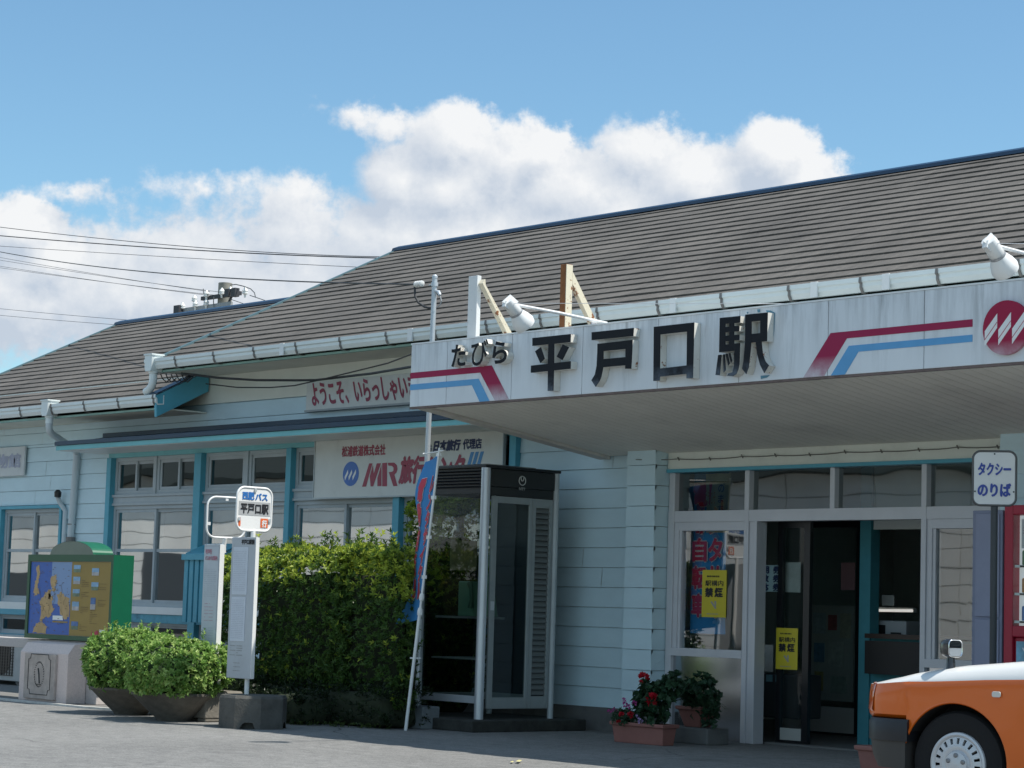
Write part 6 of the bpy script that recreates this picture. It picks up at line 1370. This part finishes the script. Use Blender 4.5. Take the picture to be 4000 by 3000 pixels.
cable('thin overhead cable between the thick cable and the mast cable', [(-120,953),(700,1006),(1500,1048)], .005, (24,24,24))
AI = ray(0,0)
ae = AINS+Vector((-.07,0,0)); m0 = wpt(ZV(1000,500), 16.5); s0 = wpt((-80,968), 20.0); path = []
for k in range(31): f_ = k/30; path.append(s0*((1-f_)*(1-2*f_))+m0*(4*f_*(1-f_))+ae*(f_*(2*f_-1)))
obj('overhead_cable', MB().tube(path, .007, 6), CABLE, label='dark cable crossing the roof to the insulator on the grey mast', cat='cable', group='overhead cables left of the station', loc=tuple(s0))
for (l, r_, lab) in (((0,390),(1600,662),'upper thin wire running to the utility pole crossarm'),((0,415),(1700,668),'second thin wire running to the utility pole crossarm'),((0,462),(1590,690),'third thin wire running to the utility pole crossarm'),((0,478),(1750,700),'lowest thin wire running to the utility pole crossarm')):
    a = ZV(*l); b = ZV(*r_); e = (a[0]-120, a[1]-16); mid = ((e[0]+b[0])/2, (e[1]+b[1])/2+5); cable(lab, [e, mid, b], .0055, (34,31.8,29.72))
for (l, r_, lab) in (((0,788),(1010,880),'faint wire meeting the left ridge end from the left'),((0,840),(930,915),'faint wire just below, meeting the left roof slope')):
    a = ZV(*l); b = ZV(*r_); e = (a[0]-120, a[1]-10); b = (b[0]+90,b[1]+7); mid = ((e[0]+b[0])/2, (e[1]+b[1])/2+3); cable(lab, [e, mid, b], .005, (30,28,26))

# ================================================================== ground bits
obj('fallen_leaf', MB().face([(p_.x,p_.y,.012) for p_ in (onZ(ZD2(868,1608),.01),onZ(ZD2(890,1600),.01),onZ(ZD2(902,1606),.01),onZ(ZD2(888,1612),.01))]).face([(p_.x,p_.y,.016) for p_ in (onZ(ZD2(915,1608),.01),onZ(ZD2(945,1594),.01),onZ(ZD2(972,1598),.01),onZ(ZD2(950,1612),.01))]), mk('dry_leaf', (.55,.50,.22), .7), label='small pale dry leaf on the sunny asphalt', cat='leaf', loc=tuple(onZ(ZD2(920,1605),.0)))
# shop row across the forecourt, behind the photographer: seen in the station's windows
t = thing('shop_building', 'long pale block-walled shop with a dark eave across the forecourt, mirrored in the windows', 'building', (-46,-7,0))
bw = MB(); rr_ = 12
for r_ in range(rr_):
    x = -82.
    while x < -17:
        w_ = 2.4; bw.box(x+.012,x+w_-.012,-7.0,-6.9,r_*.36+.010,(r_+1)*.36-.010); x += w_
obj('block_wall', bw, mk('pale_block', (.76,.74,.69), .8, var=.10, vs=.6), t); obj('mortar', bx(-82,-17,-7.4,-6.93,0,4.32), mk('mortar_dark', (.30,.29,.27), .9), t)
ev = MB(); ev.prism([(-82.5,-6.55,4.33),(-82.5,-6.55,4.55),(-82.5,-14,8.2),(-82.5,-21,4.5),(-82.5,-21,0),(-82.5,-7.4,0),(-82.5,-7.4,4.33)], (66,0,0)); obj('roof', ev, mk('dark_roof', (.055,.072,.07), .8), t)
db = MB()
for x, w_, h_ in ((-55.9,2.6,2.4),(-64.6,3.8,1.9),(-31.6,.9,2.2)): db.box(x,x+w_,-6.895,-6.88,0,h_)
obj('door', db, mk('shop_dark_strip', (.05,.055,.062), .5), t); db = MB()  # these doors are dark strips added to darken reflections in chosen station panes
for x in (-75,-21): db.box(x,x+2.2,-6.895,-6.88,1.0,2.2)
obj('window', db, mk('shop_glass', (.06,.07,.075), .2), t)
